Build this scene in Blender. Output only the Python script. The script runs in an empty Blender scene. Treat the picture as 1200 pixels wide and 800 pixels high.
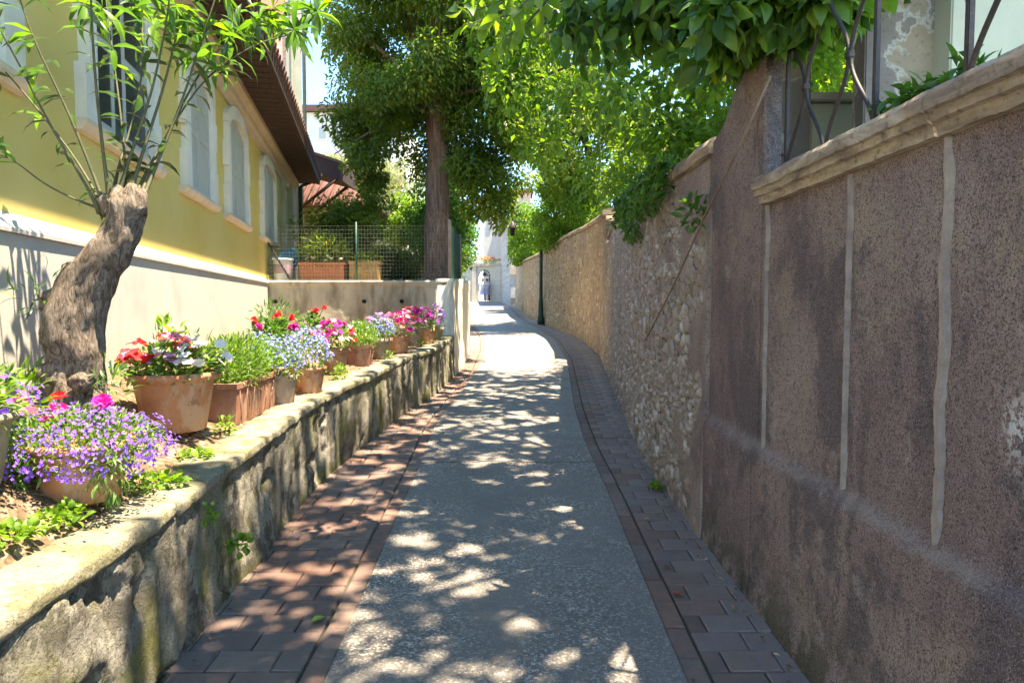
import bpy, bmesh, math, random
import numpy as np
from mathutils import Vector, Matrix, noise as mnoise
random.seed(7); RNG = np.random.default_rng(7)
sc = bpy.context.scene
C = sc.collection
PI = math.pi
# ------------------------------------------------------------------ camera
F = 820.0; TH = math.atan(45/820); H = 1.6; SL = 0.032
cam_d = bpy.data.cameras.new('camera'); cam = bpy.data.objects.new('camera', cam_d); C.objects.link(cam)
cam_d.sensor_width = 36; cam_d.lens = F/1200*36; cam_d.clip_end = 3000; cam_d.clip_start = 0.05
cam.location = (0, 0, H); cam.rotation_euler = (PI/2-TH, 0, 0)
sc.camera = cam
def ray(px, py):
    a, b = (px-600)/F, -(py-400)/F
    return np.array([a, math.cos(TH)+b*math.sin(TH), -math.sin(TH)+b*math.cos(TH)])
def at_Y(px, py, Y):
    r = ray(px, py); return np.array([0, 0, H])+r*(Y/r[1])
def at_X(px, py, X):
    r = ray(px, py); return np.array([0, 0, H])+r*(X/r[0])
def on_ground(px, py, h=0.0):
    r = ray(px, py); t = (H-h)/(SL*r[1]-r[2]); return r[0]*t, r[1]*t
def proj(P):
    P = np.atleast_2d(P); y = P[:, 1]; z = P[:, 2]-H
    d = y*math.cos(TH)-z*math.sin(TH); u = y*math.sin(TH)+z*math.cos(TH)
    d = np.where(d < 0.05, 0.05, d)
    return 600+F*P[:, 0]/d, 400-F*u/d
def g(Y): return SL*np.clip(Y, -30, 56)
# ------------------------------------------------------------------ path lines
pts = [on_ground(*p) for p in [(950,800),(795.6,597),(763,551),(742,512),(717.5,450.5),(703,416),(682,398.5),(639.5,380.6),(620,372.5),(607,362)]]
_ry = [-8, 0]+[p[1] for p in pts]+[60]; _rx = [pts[0][0]]*2+[p[0] for p in pts]+[-0.4]
pts = [on_ground(*p) for p in [(190,800),(257,708),(320,630),(380,558),(416,531),(470,486),(507,465.5),(532,440),(543,428),(550.5,407)]]
_ly = [-8, 0]+[p[1] for p in pts]+[25, 32, 60]; _lx = [pts[0][0]]*2+[p[0] for p in pts]+[-1.75, -2.3, -4.4]
def smooth_interp(xs, ys):
    gx = np.linspace(-8, 60, 681); gy = np.interp(gx, xs, ys)
    k = np.ones(13)/13
    gp = np.concatenate([np.full(6, gy[0]), gy, np.full(6, gy[-1])]); gy = np.convolve(gp, k, 'valid')
    return lambda Y: np.interp(Y, gx, gy)
XR = smooth_interp(_ry, _rx); XL = smooth_interp(_ly, _lx)
pts = [on_ground(*p) for p in [(380,800),(490,550),(510,497),(561,432.5)]]
AL = smooth_interp([-8,0]+[p[1] for p in pts]+[16, 20, 25, 32, 60], [pts[0][0]]*2+[p[0] for p in pts]+[-.62, -.8, -1.35, -1.9, -4.0])
pts = [on_ground(*p) for p in [(805,800),(705,560),(688,525),(673.7,480),(664,421)]]
AR = smooth_interp([-8,0]+[p[1] for p in pts]+[19, 25, 30, 40, 60], [pts[0][0]]*2+[p[0] for p in pts]+[1.15, .72, .25, -.1, -.8])
# ------------------------------------------------------------------ object helpers
def tag(o, label=None, cat=None, group=None, kind=None):
    if label: o['label'] = label
    if cat: o['category'] = cat
    if group: o['group'] = group
    if kind: o['kind'] = kind
    return o
def empty(name, loc=(0,0,0), rz=0, label=None, cat=None, group=None):
    o = bpy.data.objects.new(name, None); C.objects.link(o); o.location = loc; o.rotation_euler = (0,0,rz)
    o.empty_display_size = 0.1
    return tag(o, label, cat, group)
def link(name, me, m=None, parent=None):
    o = bpy.data.objects.new(name, me); C.objects.link(o)
    if m is not None:
        for mm in (m if isinstance(m, (list, tuple)) else [m]): me.materials.append(mm)
    if parent is not None: o.parent = parent
    return o
def np_mesh(name, V, Fc, rnd=None, smooth=False, attrs=None):
    """V (n,3); Fc (m,k) equal-size faces or list of them"""
    me = bpy.data.meshes.new(name); V = np.asarray(V, dtype=np.float32)
    Fl = Fc if isinstance(Fc, list) else [Fc]
    Fl = [np.asarray(f, dtype=np.int32) for f in Fl if len(f)]
    me.vertices.add(len(V)); me.vertices.foreach_set('co', V.ravel())
    loops = np.concatenate([f.ravel() for f in Fl]); tot = np.concatenate([np.full(len(f), f.shape[1]) for f in Fl])
    st = np.concatenate([[0], np.cumsum(tot)[:-1]]).astype(np.int32)
    me.loops.add(len(loops)); me.loops.foreach_set('vertex_index', loops)
    me.polygons.add(len(tot)); me.polygons.foreach_set('loop_start', st)
    me.polygons.foreach_set('use_smooth', np.full(len(tot), smooth))
    me.update(calc_edges=True); me.validate()
    A = dict(attrs or {})
    if rnd is not None: A['rnd'] = rnd
    for k, v in A.items():
        at = me.attributes.new(k, 'FLOAT', 'POINT'); at.data.foreach_set('value', np.asarray(v, dtype=np.float32))
    return me
class MB:
    """collect shapes in one bmesh"""
    def __init__(s): s.bm = bmesh.new()
    def box(s, x0, x1, y0, y1, z0, z1, bev=0, M=None):
        r = bmesh.ops.create_cube(s.bm, size=1)['verts']
        T = Matrix.Translation(((x0+x1)/2, (y0+y1)/2, (z0+z1)/2)) @ Matrix.Diagonal((abs(x1-x0), abs(y1-y0), abs(z1-z0), 1))
        if M is not None: T = M @ T
        bmesh.ops.transform(s.bm, matrix=T, verts=r)
        if bev:
            ed = list({e for v in r for e in v.link_edges})
            bmesh.ops.bevel(s.bm, geom=ed, offset=bev, segments=2, affect='EDGES')
        return s
    def tube(s, P, R, n=8, jitter=0, cap=True, nscale=3.0, seed=0.0):
        P = [Vector(p) for p in P]
        if not hasattr(R, '__len__'): R = [R]*len(P)
        rings = []; up = None
        for i, p in enumerate(P):
            t = (P[min(i+1, len(P)-1)]-P[max(i-1, 0)])
            if t.length < 1e-6: t = Vector((0,0,1))
            t.normalize()
            if up is None:
                up = t.orthogonal().normalized()
            else:
                up = (up - t*up.dot(t))
                up = up.normalized() if up.length > 1e-4 else t.orthogonal().normalized()
            b = t.cross(up)
            ring = []
            for k in range(n):
                a = 2*PI*k/n; d = up*math.cos(a)+b*math.sin(a); q = p+d*R[i]
                if jitter: q += d*R[i]*jitter*mnoise.noise(q*nscale+Vector((seed,seed,0)))
                ring.append(s.bm.verts.new(q))
            rings.append(ring)
        for i in range(len(rings)-1):
            for k in range(n):
                f = s.bm.faces.new((rings[i][k], rings[i][(k+1)%n], rings[i+1][(k+1)%n], rings[i+1][k])); f.smooth = True
        if cap:
            s.bm.faces.new(rings[0][::-1]); s.bm.faces.new(rings[-1])
        return s
    def lathe(s, prof, c=(0,0,0), n=32, sx=1, sy=1, lobes=0, amp=0):
        rings = []
        for (r, z) in prof:
            ring = []
            for k in range(n):
                a = 2*PI*k/n; rr = r*(1+amp*math.cos(lobes*a)) if lobes else r
                ring.append(s.bm.verts.new((c[0]+rr*math.cos(a)*sx, c[1]+rr*math.sin(a)*sy, c[2]+z)))
            rings.append(ring)
        for i in range(len(rings)-1):
            for k in range(n):
                f = s.bm.faces.new((rings[i][k], rings[i][(k+1)%n], rings[i+1][(k+1)%n], rings[i+1][k])); f.smooth = True
        return s
    def poly(s, pts): return s.bm.faces.new([s.bm.verts.new(p) for p in pts])
    def prism(s, outline, axis, a, b):
        """outline 2D points extruded along axis ('x','y','z') from a to b"""
        def mk(p, t):
            return {'x': (t, p[0], p[1]), 'y': (p[0], t, p[1]), 'z': (p[0], p[1], t)}[axis]
        A = [s.bm.verts.new(mk(p, a)) for p in outline]; B = [s.bm.verts.new(mk(p, b)) for p in outline]
        s.bm.faces.new(A); s.bm.faces.new(B[::-1])
        for i in range(len(A)):
            j = (i+1) % len(A); s.bm.faces.new((A[j], A[i], B[i], B[j]))
        return s
    def build(s, name, m, parent=None, recalc=True, smooth=None):
        if recalc: bmesh.ops.recalc_face_normals(s.bm, faces=s.bm.faces)
        me = bpy.data.meshes.new(name); s.bm.to_mesh(me); s.bm.free()
        if smooth is not None: me.polygons.foreach_set('use_smooth', [smooth]*len(me.polygons))
        return link(name, me, m, parent)
# ------------------------------------------------------------------ noise (numpy)
def h2(i, j, s):
    v = np.sin(i*127.1+j*311.7+s*74.7)*43758.5453; return v-np.floor(v)
def vn(u, v, s=0):
    i = np.floor(u); j = np.floor(v); a = u-i; b = v-j; a = a*a*(3-2*a); b = b*b*(3-2*b)
    return (h2(i,j,s)*(1-a)+h2(i+1,j,s)*a)*(1-b)+(h2(i,j+1,s)*(1-a)+h2(i+1,j+1,s)*a)*b
def fbm(u, v, s=0, o=4):
    r = 0; a = .5
    for k in range(o): r = r+a*vn(u, v, s+k*3.3); u = u*2.03; v = v*2.03; a *= .5
    return r/(1-.5**o)
def worley(u, v, s=0):
    i = np.floor(u); j = np.floor(v); f1 = np.full(u.shape, 9.); f2 = f1.copy(); idr = np.zeros(u.shape)
    for di in (-1,0,1):
        for dj in (-1,0,1):
            ci = i+di; cj = j+dj
            d = np.hypot(ci+.1+.8*h2(ci,cj,s)-u, cj+.1+.8*h2(ci,cj,s+5)-v); r = h2(ci, cj, s+9)
            nr = d < f1
            f2 = np.where(nr, f1, np.minimum(f2, d)); idr = np.where(nr, r, idr); f1 = np.where(nr, d, f1)
    return f1, f2, idr
# ------------------------------------------------------------------ materials
class NT:
    def __init__(s, name):
        s.m = bpy.data.materials.new(name); s.m.use_nodes = True; s.t = s.m.node_tree; s.t.nodes.clear()
        s.tc = s.t.nodes.new('ShaderNodeTexCoord').outputs['Object']
    def n(s, typ, **kw):
        nd = s.t.nodes.new(typ)
        for k, v in kw.items(): setattr(nd, k, v)
        return nd
    def put(s, sock, v):
        if isinstance(v, bpy.types.NodeSocket): s.t.links.new(v, sock)
        elif v is not None:
            if isinstance(v, (tuple, list)) and len(v) == 3 and sock.type == 'RGBA': v = (*v, 1)
            sock.default_value = v
    def mp(s, scale=(1,1,1), loc=(0,0,0), rot=(0,0,0), v=None):
        nd = s.n('ShaderNodeMapping'); s.put(nd.inputs[0], v or s.tc)
        nd.inputs['Scale'].default_value = scale; nd.inputs['Location'].default_value = loc; nd.inputs['Rotation'].default_value = rot
        return nd.outputs[0]
    def noise(s, sc_, det=4, v=None, dist=0, rough=.6):
        nd = s.n('ShaderNodeTexNoise'); s.put(nd.inputs['Vector'], v or s.tc); nd.inputs['Scale'].default_value = sc_
        nd.inputs['Detail'].default_value = det; nd.inputs['Distortion'].default_value = dist; nd.inputs['Roughness'].default_value = rough
        return nd.outputs['Fac']
    def vor(s, sc_, v=None, feature='F1', out='Distance'):
        nd = s.n('ShaderNodeTexVoronoi', feature=feature); s.put(nd.inputs['Vector'], v or s.tc); nd.inputs['Scale'].default_value = sc_
        return nd.outputs[out]
    def ramp(s, f, stops, interp='LINEAR'):
        nd = s.n('ShaderNodeValToRGB'); nd.color_ramp.interpolation = interp; el = nd.color_ramp.elements
        while len(el) < len(stops): el.new(0.5)
        for e, (p, c) in zip(el, stops):
            e.position = p; e.color = (c, c, c, 1) if not hasattr(c, '__len__') else (*c, 1)
        s.put(nd.inputs[0], f); return nd.outputs[0]
    def mix(s, f, a, b, mode='MIX'):
        nd = s.n('ShaderNodeMix', data_type='RGBA', blend_type=mode)
        s.put(nd.inputs[0], f); s.put(nd.inputs[6], a); s.put(nd.inputs[7], b); return nd.outputs[2]
    def math(s, op, a, b=None, clamp=False):
        nd = s.n('ShaderNodeMath', operation=op, use_clamp=clamp); s.put(nd.inputs[0], a)
        if b is not None: s.put(nd.inputs[1], b)
        return nd.outputs[0]
    def attr(s, name):
        return s.n('ShaderNodeAttribute', attribute_name=name).outputs['Fac']
    def xyz(s, v=None):
        nd = s.n('ShaderNodeSeparateXYZ'); s.put(nd.inputs[0], v or s.tc); return nd.outputs
    def bump(s, h, st=.5, d=.01, nrm=None):
        nd = s.n('ShaderNodeBump'); nd.inputs['Strength'].default_value = st; nd.inputs['Distance'].default_value = d
        s.put(nd.inputs['Height'], h)
        if nrm: s.put(nd.inputs['Normal'], nrm)
        return nd.outputs[0]
    def out(s, col, rough=.85, nrm=None, spec=.3, metal=0):
        b = s.n('ShaderNodeBsdfPrincipled'); s.put(b.inputs['Base Color'], col); s.put(b.inputs['Roughness'], rough)
        b.inputs['Specular IOR Level'].default_value = spec; b.inputs['Metallic'].default_value = metal
        if nrm: s.put(b.inputs['Normal'], nrm)
        o = s.n('ShaderNodeOutputMaterial'); s.t.links.new(b.outputs[0], o.inputs[0]); return s.m
def simple(name, c, c2=None, sc_=6, rough=.8, bst=.3, bd=.004, bsc=60, spec=.3, metal=0):
    t = NT(name); c2 = c2 or tuple(x*.7 for x in c)
    col = t.mix(t.ramp(t.noise(sc_, 6), [(.35, 0), (.65, 1)]), c, c2)
    return t.out(col, rough, t.bump(t.noise(bsc, 4), bst, bd), spec, metal)
def leaf_mat(name, stops, trans=.45, rough=.45, gloss=.5):
    """leaf with per-leaf tone from 'rnd'; thin translucent surface"""
    t = NT(name); col = t.ramp(t.attr('rnd'), stops)
    b = t.n('ShaderNodeBsdfPrincipled'); t.put(b.inputs['Base Color'], col); b.inputs['Roughness'].default_value = rough
    b.inputs['Specular IOR Level'].default_value = gloss
    tr = t.n('ShaderNodeBsdfTranslucent')
    t.put(tr.inputs[0], t.mix(1.0, col, (1.9, 2.1, .75), 'MULTIPLY'))
    mx = t.n('ShaderNodeMixShader'); mx.inputs[0].default_value = trans
    t.t.links.new(b.outputs[0], mx.inputs[1]); t.t.links.new(tr.outputs[0], mx.inputs[2])
    o = t.n('ShaderNodeOutputMaterial'); t.t.links.new(mx.outputs[0], o.inputs[0]); return t.m
M = {}
# asphalt with exposed aggregate
t = NT('asphalt'); w = t.noise(1.2, 4, dist=.4)
agg = t.vor(95, out='Color'); aggd = t.vor(95)
sep = t.n('ShaderNodeSeparateColor'); t.put(sep.inputs[0], agg)
spk = t.ramp(sep.outputs[0], [(.0, (.068,.062,.058)), (.45, (.15,.138,.125)), (.74, (.27,.25,.225)), (.90, (.52,.475,.42)), (1, (.70,.65,.57))])
clean = t.ramp(t.noise(1.7, 6, dist=.8), [(.38, .15), (.62, .9)])
col = t.mix(clean, (.17,.157,.142), spk)
col = t.mix(t.ramp(t.noise(.8, 7, t.mp((1,.3,1)), dist=.6), [(.50, 0), (.60, .45)]), col, (.10,.10,.097))
col = t.mix(t.ramp(t.noise(5, 6, dist=.4), [(.60, 0), (.68, .5)]), col, (.085,.083,.078))
col = t.mix(t.ramp(w, [(.45, 0), (.75, .5)]), col, (.24,.23,.205))
col = t.mix(t.ramp(t.noise(.35, 3), [(.4, 0), (.7, .3)]), col, (.28,.265,.235))
cr = t.math('ABSOLUTE', t.math('ADD', t.math('SUBTRACT', t.xyz()[1], 6.12), t.math('MULTIPLY', t.math('SUBTRACT', t.noise(2.2, 6), .5), .25)))
crk = t.ramp(cr, [(.0, 1), (.007, 1), (.016, 0)])
col = t.mix(crk, col, (.02,.018,.015))
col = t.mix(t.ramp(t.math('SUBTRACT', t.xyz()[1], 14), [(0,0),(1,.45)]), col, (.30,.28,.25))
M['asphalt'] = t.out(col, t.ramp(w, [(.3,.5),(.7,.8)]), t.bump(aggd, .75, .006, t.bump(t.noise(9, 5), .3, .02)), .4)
# paving brick
t = NT('paving_brick'); r = t.attr('rnd')
col = t.ramp(r, [(0, (.16,.10,.085)), (.3, (.22,.12,.09)), (.6, (.25,.14,.105)), (.85, (.18,.125,.11)), (1, (.29,.19,.15))])
col = t.mix(t.ramp(t.noise(14, 6), [(.42, 0), (.62, .55)]), col, (.13,.105,.095))
col = t.mix(t.ramp(t.noise(1.1, 4), [(.45, 0), (.65, .45)]), col, (.25,.22,.20))
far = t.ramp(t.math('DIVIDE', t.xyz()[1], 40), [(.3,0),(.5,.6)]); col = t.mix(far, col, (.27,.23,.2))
damp = t.attr('damp'); col = t.mix(t.math('MULTIPLY', damp, .45), col, (.26,.225,.225))
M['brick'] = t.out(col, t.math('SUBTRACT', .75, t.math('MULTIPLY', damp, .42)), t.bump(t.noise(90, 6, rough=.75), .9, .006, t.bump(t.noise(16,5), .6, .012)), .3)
t = NT('mortar'); M['mortar'] = t.out(t.mix(t.ramp(t.noise(3), [(.4,0),(.65,1)]), (.075,.062,.055), (.05,.055,.03)), .95, t.bump(t.noise(60), .6, .006))
# soil with litter
t = NT('soil'); v = t.vor(45, out='Color'); sep = t.n('ShaderNodeSeparateColor'); t.put(sep.inputs[0], v)
lit = t.ramp(sep.outputs[0], [(.0,(.10,.065,.04)),(.5,(.19,.13,.085)),(.8,(.33,.23,.15)),(1,(.45,.34,.24))])
col = t.mix(t.ramp(t.noise(5,5), [(.35,0),(.6,1)]), (.12,.085,.055), lit)
M['soil'] = t.out(col, .95, t.bump(t.vor(45), 1, .012, t.bump(t.noise(14,6), .8, .03)), .1)
t = NT('terrain'); col = t.mix(t.ramp(t.noise(.4,5), [(.4,0),(.6,1)]), (.09,.085,.045), (.05,.075,.025))
M['terrain'] = t.out(col, .95, t.bump(t.noise(6,6), .8, .05), .1)
# purple-brown roughcast render on the near right wall
t = NT('roughcast'); X_, Y_, Z_ = t.xyz()
big = t.noise(1.3, 8, t.mp((1,1,.7)), dist=.5, rough=.62); st = t.noise(2.0, 9, t.mp((1,1.25,.8),(4,2,1)), dist=.35, rough=.7); fine = t.noise(170, 3); gr = t.vor(210)
col = t.ramp(big, [(.30,(.20,.135,.14)),(.45,(.305,.212,.205)),(.56,(.385,.275,.255)),(.72,(.50,.39,.345))])
col = t.mix(t.ramp(st, [(.50,0),(.565,.85)]), col, (.165,.13,.14))
col = t.mix(t.ramp(t.noise(2.7, 8, t.mp((1,1,.8),(3,1,2)), rough=.65), [(.56,0),(.62,.55)]), col, (.47,.36,.27))
col = t.mix(t.ramp(t.noise(5.5, 8, t.mp((1,1,.8),(7,1,2)), rough=.7), [(.60,0),(.66,.55)]), col, (.52,.46,.42))
col = t.mix(t.ramp(fine, [(.38,.9),(.49,0)]), col, (.07,.05,.05))
col = t.mix(t.ramp(t.noise(38, 5, rough=.7), [(.36,.7),(.47,0)]), col, (.12,.085,.09))
col = t.mix(t.ramp(t.noise(190,2,t.mp(loc=(1,2,3))), [(.56,0),(.68,.55)]), col, (.58,.52,.48))
moss = t.math('MULTIPLY', t.ramp(Z_, [(.08,1),(.50,0)]), t.ramp(t.noise(5,8,rough=.7), [(.42,0),(.52,1)]))
col = t.mix(t.math('MULTIPLY', moss, .8), col, (.05,.06,.025))
bn = t.math('ABSOLUTE', t.math('SUBTRACT', t.math('ADD', Z_, t.math('MULTIPLY', t.math('SUBTRACT', t.noise(3,5), .5), .12)), .885))
col = t.mix(t.math('MULTIPLY', t.ramp(bn, [(.0,.5),(.045,0)]), t.ramp(t.noise(5,5,t.mp(loc=(5,5,5))), [(.38,.1),(.6,1)])), col, (.40,.35,.30))
d2 = t.n('ShaderNodeVectorMath', operation='DISTANCE'); t.put(d2.inputs[0], t.mp((0,1,.55), (0,0,0))); d2.inputs[1].default_value = (0, 1.70, 1.29*.55)
col = t.mix(t.math('MULTIPLY', t.ramp(d2.outputs['Value'], [(.0,1),(.075,0)]), t.ramp(t.noise(48,4), [(.50,0),(.54,1)])), col, (.75,.74,.74))
M['roughcast'] = t.out(col, .92, t.bump(fine, 1, .010, t.bump(t.noise(38,5,rough=.7), .9, .02, t.bump(t.noise(9,6), .35, .02))), .2)
# rubble stones (attributes id / edge / pl)
t = NT('rubble'); idr = t.attr('rnd'); ed = t.attr('edge'); pl = t.attr('pl'); Z_ = t.xyz()[2]
stc = t.ramp(idr, [(0,(.20,.17,.15)),(.2,(.38,.33,.29)),(.4,(.27,.21,.17)),(.6,(.46,.41,.36)),(.8,(.33,.28,.25)),(1,(.62,.58,.52))])
stw = t.ramp(idr, [(0,(.21,.14,.09)),(.2,(.48,.35,.23)),(.4,(.31,.21,.135)),(.6,(.55,.42,.29)),(.8,(.38,.27,.18)),(1,(.66,.55,.42))])
wf = t.ramp(t.math('DIVIDE', t.xyz()[1], 30), [(.36,0),(.46,1)])
stc = t.mix(wf, stc, stw)
mo = t.mix(wf, (.13,.105,.09), (.20,.13,.08))
mo = t.mix(t.ramp(t.noise(2.5,5), [(.4,0),(.65,1)]), mo, t.mix(1.0, mo, (.62,.58,.56), 'MULTIPLY'))
col = t.mix(t.ramp(ed, [(.07,0),(.15,1)]), mo, t.mix(t.ramp(t.noise(22,5), [(.4,0),(.7,.6)]), stc, (.19,.16,.14)))
plc = t.mix(t.ramp(t.noise(3,6), [(.35,0),(.65,1)]), (.21,.16,.15), (.34,.27,.235))
plc = t.mix(t.ramp(t.noise(75,3), [(.34,.7),(.5,0)]), plc, (.07,.05,.05))
col = t.mix(pl, col, plc)
col = t.mix(t.ramp(t.noise(1.3,5,t.mp((1,1,.3))), [(.55,0),(.75,.45)]), col, (.10,.085,.08))
M['rubble'] = t.out(col, .92, t.bump(t.noise(60,5), .7, .01, t.bump(t.noise(20,4), .5, .015)), .2)
# pale old plaster / mortar wall (low wall left)
t = NT('mossy_wall'); X_, Y_, Z_ = t.xyz()
n1 = t.noise(2.6,8,dist=.6,rough=.65)
col = t.ramp(n1, [(.30,(.14,.13,.11)),(.44,(.27,.255,.215)),(.56,(.42,.40,.335)),(.72,(.29,.27,.225))])
col = t.mix(t.ramp(t.noise(6,8,t.mp((1,1,.8)),rough=.7), [(.50,0),(.56,.75)]), col, (.085,.078,.06))
col = t.mix(t.ramp(t.noise(90,5,rough=.7), [(.37,.85),(.46,0)]), col, (.05,.04,.03))
hz = t.math('SUBTRACT', Z_, t.math('MULTIPLY', Y_, SL))
mm = t.math('MULTIPLY', t.ramp(t.noise(2.6,6,t.mp(loc=(2,7,1)),dist=.5), [(.47,0),(.6,1)]), t.ramp(hz, [(.02,1),(.65,.35)]))
col = t.mix(t.math('MULTIPLY', mm, .85), col, t.mix(t.noise(30), (.10,.115,.02), (.22,.22,.05)))
ck = t.ramp(t.vor(2.3, t.mp((1,1,1.5)), 'DISTANCE_TO_EDGE'), [(.0,1),(.006,1),(.016,0)])
col = t.mix(t.math('MULTIPLY', ck, t.ramp(t.noise(1.7), [(.55,0),(.62,.8)])), col, (.03,.025,.015))
M['mossy'] = t.out(col, .93, t.bump(t.noise(70,6,rough=.75), 1, .016, t.bump(t.noise(18,6,rough=.7), .7, .02, t.bump(ck, -.8, .02))), .2)
t = NT('coping_stone')
col = t.ramp(t.noise(4,6,dist=.5), [(.3,(.20,.185,.13)),(.5,(.34,.315,.235)),(.7,(.25,.23,.17))])
col = t.mix(t.ramp(t.noise(6,8,rough=.7), [(.50,0),(.58,.7)]), col, (.15,.145,.07)); col = t.mix(t.ramp(t.noise(80,5,rough=.7), [(.36,.8),(.45,0)]), col, (.09,.075,.05))
M['coping'] = t.out(col, .92, t.bump(t.noise(45,8,rough=.7), .9, .02, t.bump(t.noise(10,5), .8, .04)), .2)
t = NT('coping_ochre'); nn = t.noise(3,6,t.mp((1,.5,3)),dist=.8)
col = t.ramp(nn, [(.30,(.12,.095,.085)),(.42,(.23,.18,.15)),(.50,(.33,.265,.21)),(.58,(.45,.375,.29)),(.64,(.27,.215,.185)),(.8,(.36,.30,.25))])
col = t.mix(t.ramp(t.noise(40,4), [(.3,.6),(.45,0)]), col, (.07,.055,.045))
M['coping_ochre'] = t.out(col, .9, t.bump(t.noise(30,6), .8, .012, t.bump(nn, .5, .02)), .2)
t = NT('cement'); n1 = t.noise(1.4,6,t.mp((1,1,.5)),dist=.6)
col = t.ramp(n1, [(.3,(.22,.205,.165)),(.48,(.38,.355,.29)),(.62,(.47,.44,.36)),(.8,(.33,.31,.26))])
col = t.mix(t.ramp(t.noise(4,6,t.mp((1,1,.25))), [(.52,0),(.66,.7)]), col, (.14,.12,.085))
M['cement'] = t.out(col, .9, t.bump(t.noise(40,5), .4, .008, t.bump(t.noise(5,4), .4, .02)), .25)
t = NT('white_cement'); n1 = t.noise(3,6,t.mp((1,1,.18)),dist=.4)
col = t.ramp(n1, [(.3,(.36,.33,.26)),(.45,(.60,.57,.49)),(.6,(.72,.69,.61)),(.8,(.52,.49,.42))])
M['white_cement'] = t.out(col, .9, t.bump(t.noise(14,5,t.mp((1,1,.2))), .6, .02), .25)
t = NT('yellow_render'); Z_ = t.xyz()[2]
col = t.mix(t.ramp(t.noise(.9,5), [(.35,0),(.65,1)]), (.56,.43,.13), (.62,.49,.19))
col = t.mix(t.ramp(t.noise(4,6,t.mp((1,1,.4))), [(.6,0),(.78,.5)]), col, (.42,.33,.16))
M['yellow'] = t.out(col, .9, t.bump(t.noise(90,3), .3, .003), .2)
t = NT('plinth_render'); n1 = t.noise(1.3,6,dist=.5)
col = t.ramp(n1, [(.3,(.33,.335,.325)),(.5,(.41,.41,.385)),(.7,(.45,.43,.38))])
low = t.ramp(t.xyz()[2], [(.95,1),(1.0,1)]); 
dirt = t.math('MULTIPLY', t.ramp(t.math('SUBTRACT', t.xyz()[2], 1.0), [(.0,1),(.45,0)]), t.ramp(t.noise(3,5), [(.35,.2),(.65,1)]))
col = t.mix(t.math('MULTIPLY', dirt, .75), col, (.40,.28,.14))
M['plinth'] = t.out(col, .9, t.bump(t.noise(60,4), .3, .004), .2)
M['white_paint'] = simple('white_paint', (.70,.69,.65), (.58,.56,.52), 3, .7, .2, .003)
M['shutter'] = simple('shutter_paint', (.42,.43,.41), (.36,.38,.37), 5, .6, .15, .002)
M['gap_shade'] = simple('dark_gap', (.03,.035,.035), None, 5, .3)  # near-black colour stands for the shade in the shutter gap
M['cornice'] = simple('cornice_plaster', (.56,.45,.33), (.47,.38,.29), 4, .85)
M['sill'] = simple('sill_stone', (.62,.52,.42), (.5,.42,.35), 6, .85)
t = NT('dark_wood'); col = t.ramp(t.noise(6,5,t.mp((6,.6,6))), [(.3,(.03,.018,.015)),(.6,(.06,.035,.03)),(.8,(.09,.065,.06))])
M['dark_wood'] = t.out(col, .8, t.bump(t.noise(20,4,t.mp((4,.4,4))), .5, .006), .3)
t = NT('roof_tile'); col = t.ramp(t.noise(3,6), [(.3,(.07,.035,.03)),(.5,(.14,.065,.055)),(.7,(.11,.07,.06))]); M['tile'] = t.out(col, .85, t.bump(t.noise(30,4), .4, .01), .2)
t = NT('pink_block'); br = t.n('ShaderNodeTexBrick'); t.put(br.inputs['Vector'], t.mp((1,1,1), rot=(PI/2,0,0))); br.inputs['Scale'].default_value = 1.6
br.inputs['Color1'].default_value = (.62,.40,.32,1); br.inputs['Color2'].default_value = (.68,.45,.37,1); br.inputs['Mortar'].default_value = (.38,.27,.24,1); br.inputs['Mortar Size'].default_value = .012
M['pink_block'] = t.out(br.outputs[0], .9, t.bump(t.noise(20), .3, .01))
M['stucco_grey'] = simple('grey_green_stucco', (.43,.42,.33), (.33,.33,.26), 2, .9)
M['orange_paint'] = simple('orange_render', (.62,.30,.17), (.55,.28,.17), 2, .9)
M['cream'] = simple('cream_render', (.62,.60,.46), (.50,.49,.40), 1.7, .9)
t = NT('peeling'); n1 = t.noise(1.5,8,t.mp(loc=(3.3,1,.4)),dist=.3,rough=.6)
col = t.ramp(n1, [(.40,(.21,.17,.155)),(.53,(.27,.225,.205)),(.545,(.55,.50,.45)),(.565,(.36,.28,.21)),(.7,(.44,.35,.25))])
col = t.mix(t.ramp(t.noise(30,6,rough=.7), [(.36,.5),(.46,0)]), col, (.12,.10,.09))
M['peeling'] = t.out(col, .92, t.bump(n1, .6, .03, t.bump(t.noise(40,5), .5, .008)), .2)
M['pink_far'] = simple('pink_render', (.62,.40,.33), (.55,.36,.30), 1, .9)
M['white_far'] = simple('pale_render', (.66,.63,.60), (.58,.55,.52), 1, .9)
M['red_far'] = simple('red_render', (.62,.16,.14), None, 1, .9)
t = NT('grey_ashlar'); br = t.n('ShaderNodeTexBrick'); t.put(br.inputs['Vector'], t.mp((1,1,1), rot=(PI/2,0,0))); br.inputs['Scale'].default_value = 1.4
br.inputs['Color1'].default_value = (.33,.32,.33,1); br.inputs['Color2'].default_value = (.42,.41,.40,1); br.inputs['Mortar'].default_value = (.24,.23,.22,1); br.inputs['Mortar Size'].default_value = .012
M['ashlar'] = t.out(br.outputs[0], .9, t.bump(t.noise(12), .4, .02))
t = NT('gate_stone'); br = t.n('ShaderNodeTexBrick'); t.put(br.inputs['Vector'], t.mp((1,1,1), rot=(PI/2,0,0))); br.inputs['Scale'].default_value = 1.8
br.inputs['Color1'].default_value = (.60,.52,.42,1); br.inputs['Color2'].default_value = (.66,.58,.48,1); br.inputs['Mortar'].default_value = (.42,.35,.28,1); br.inputs['Mortar Size'].default_value = .02
M['gate_stone'] = t.out(br.outputs[0], .9)
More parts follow.
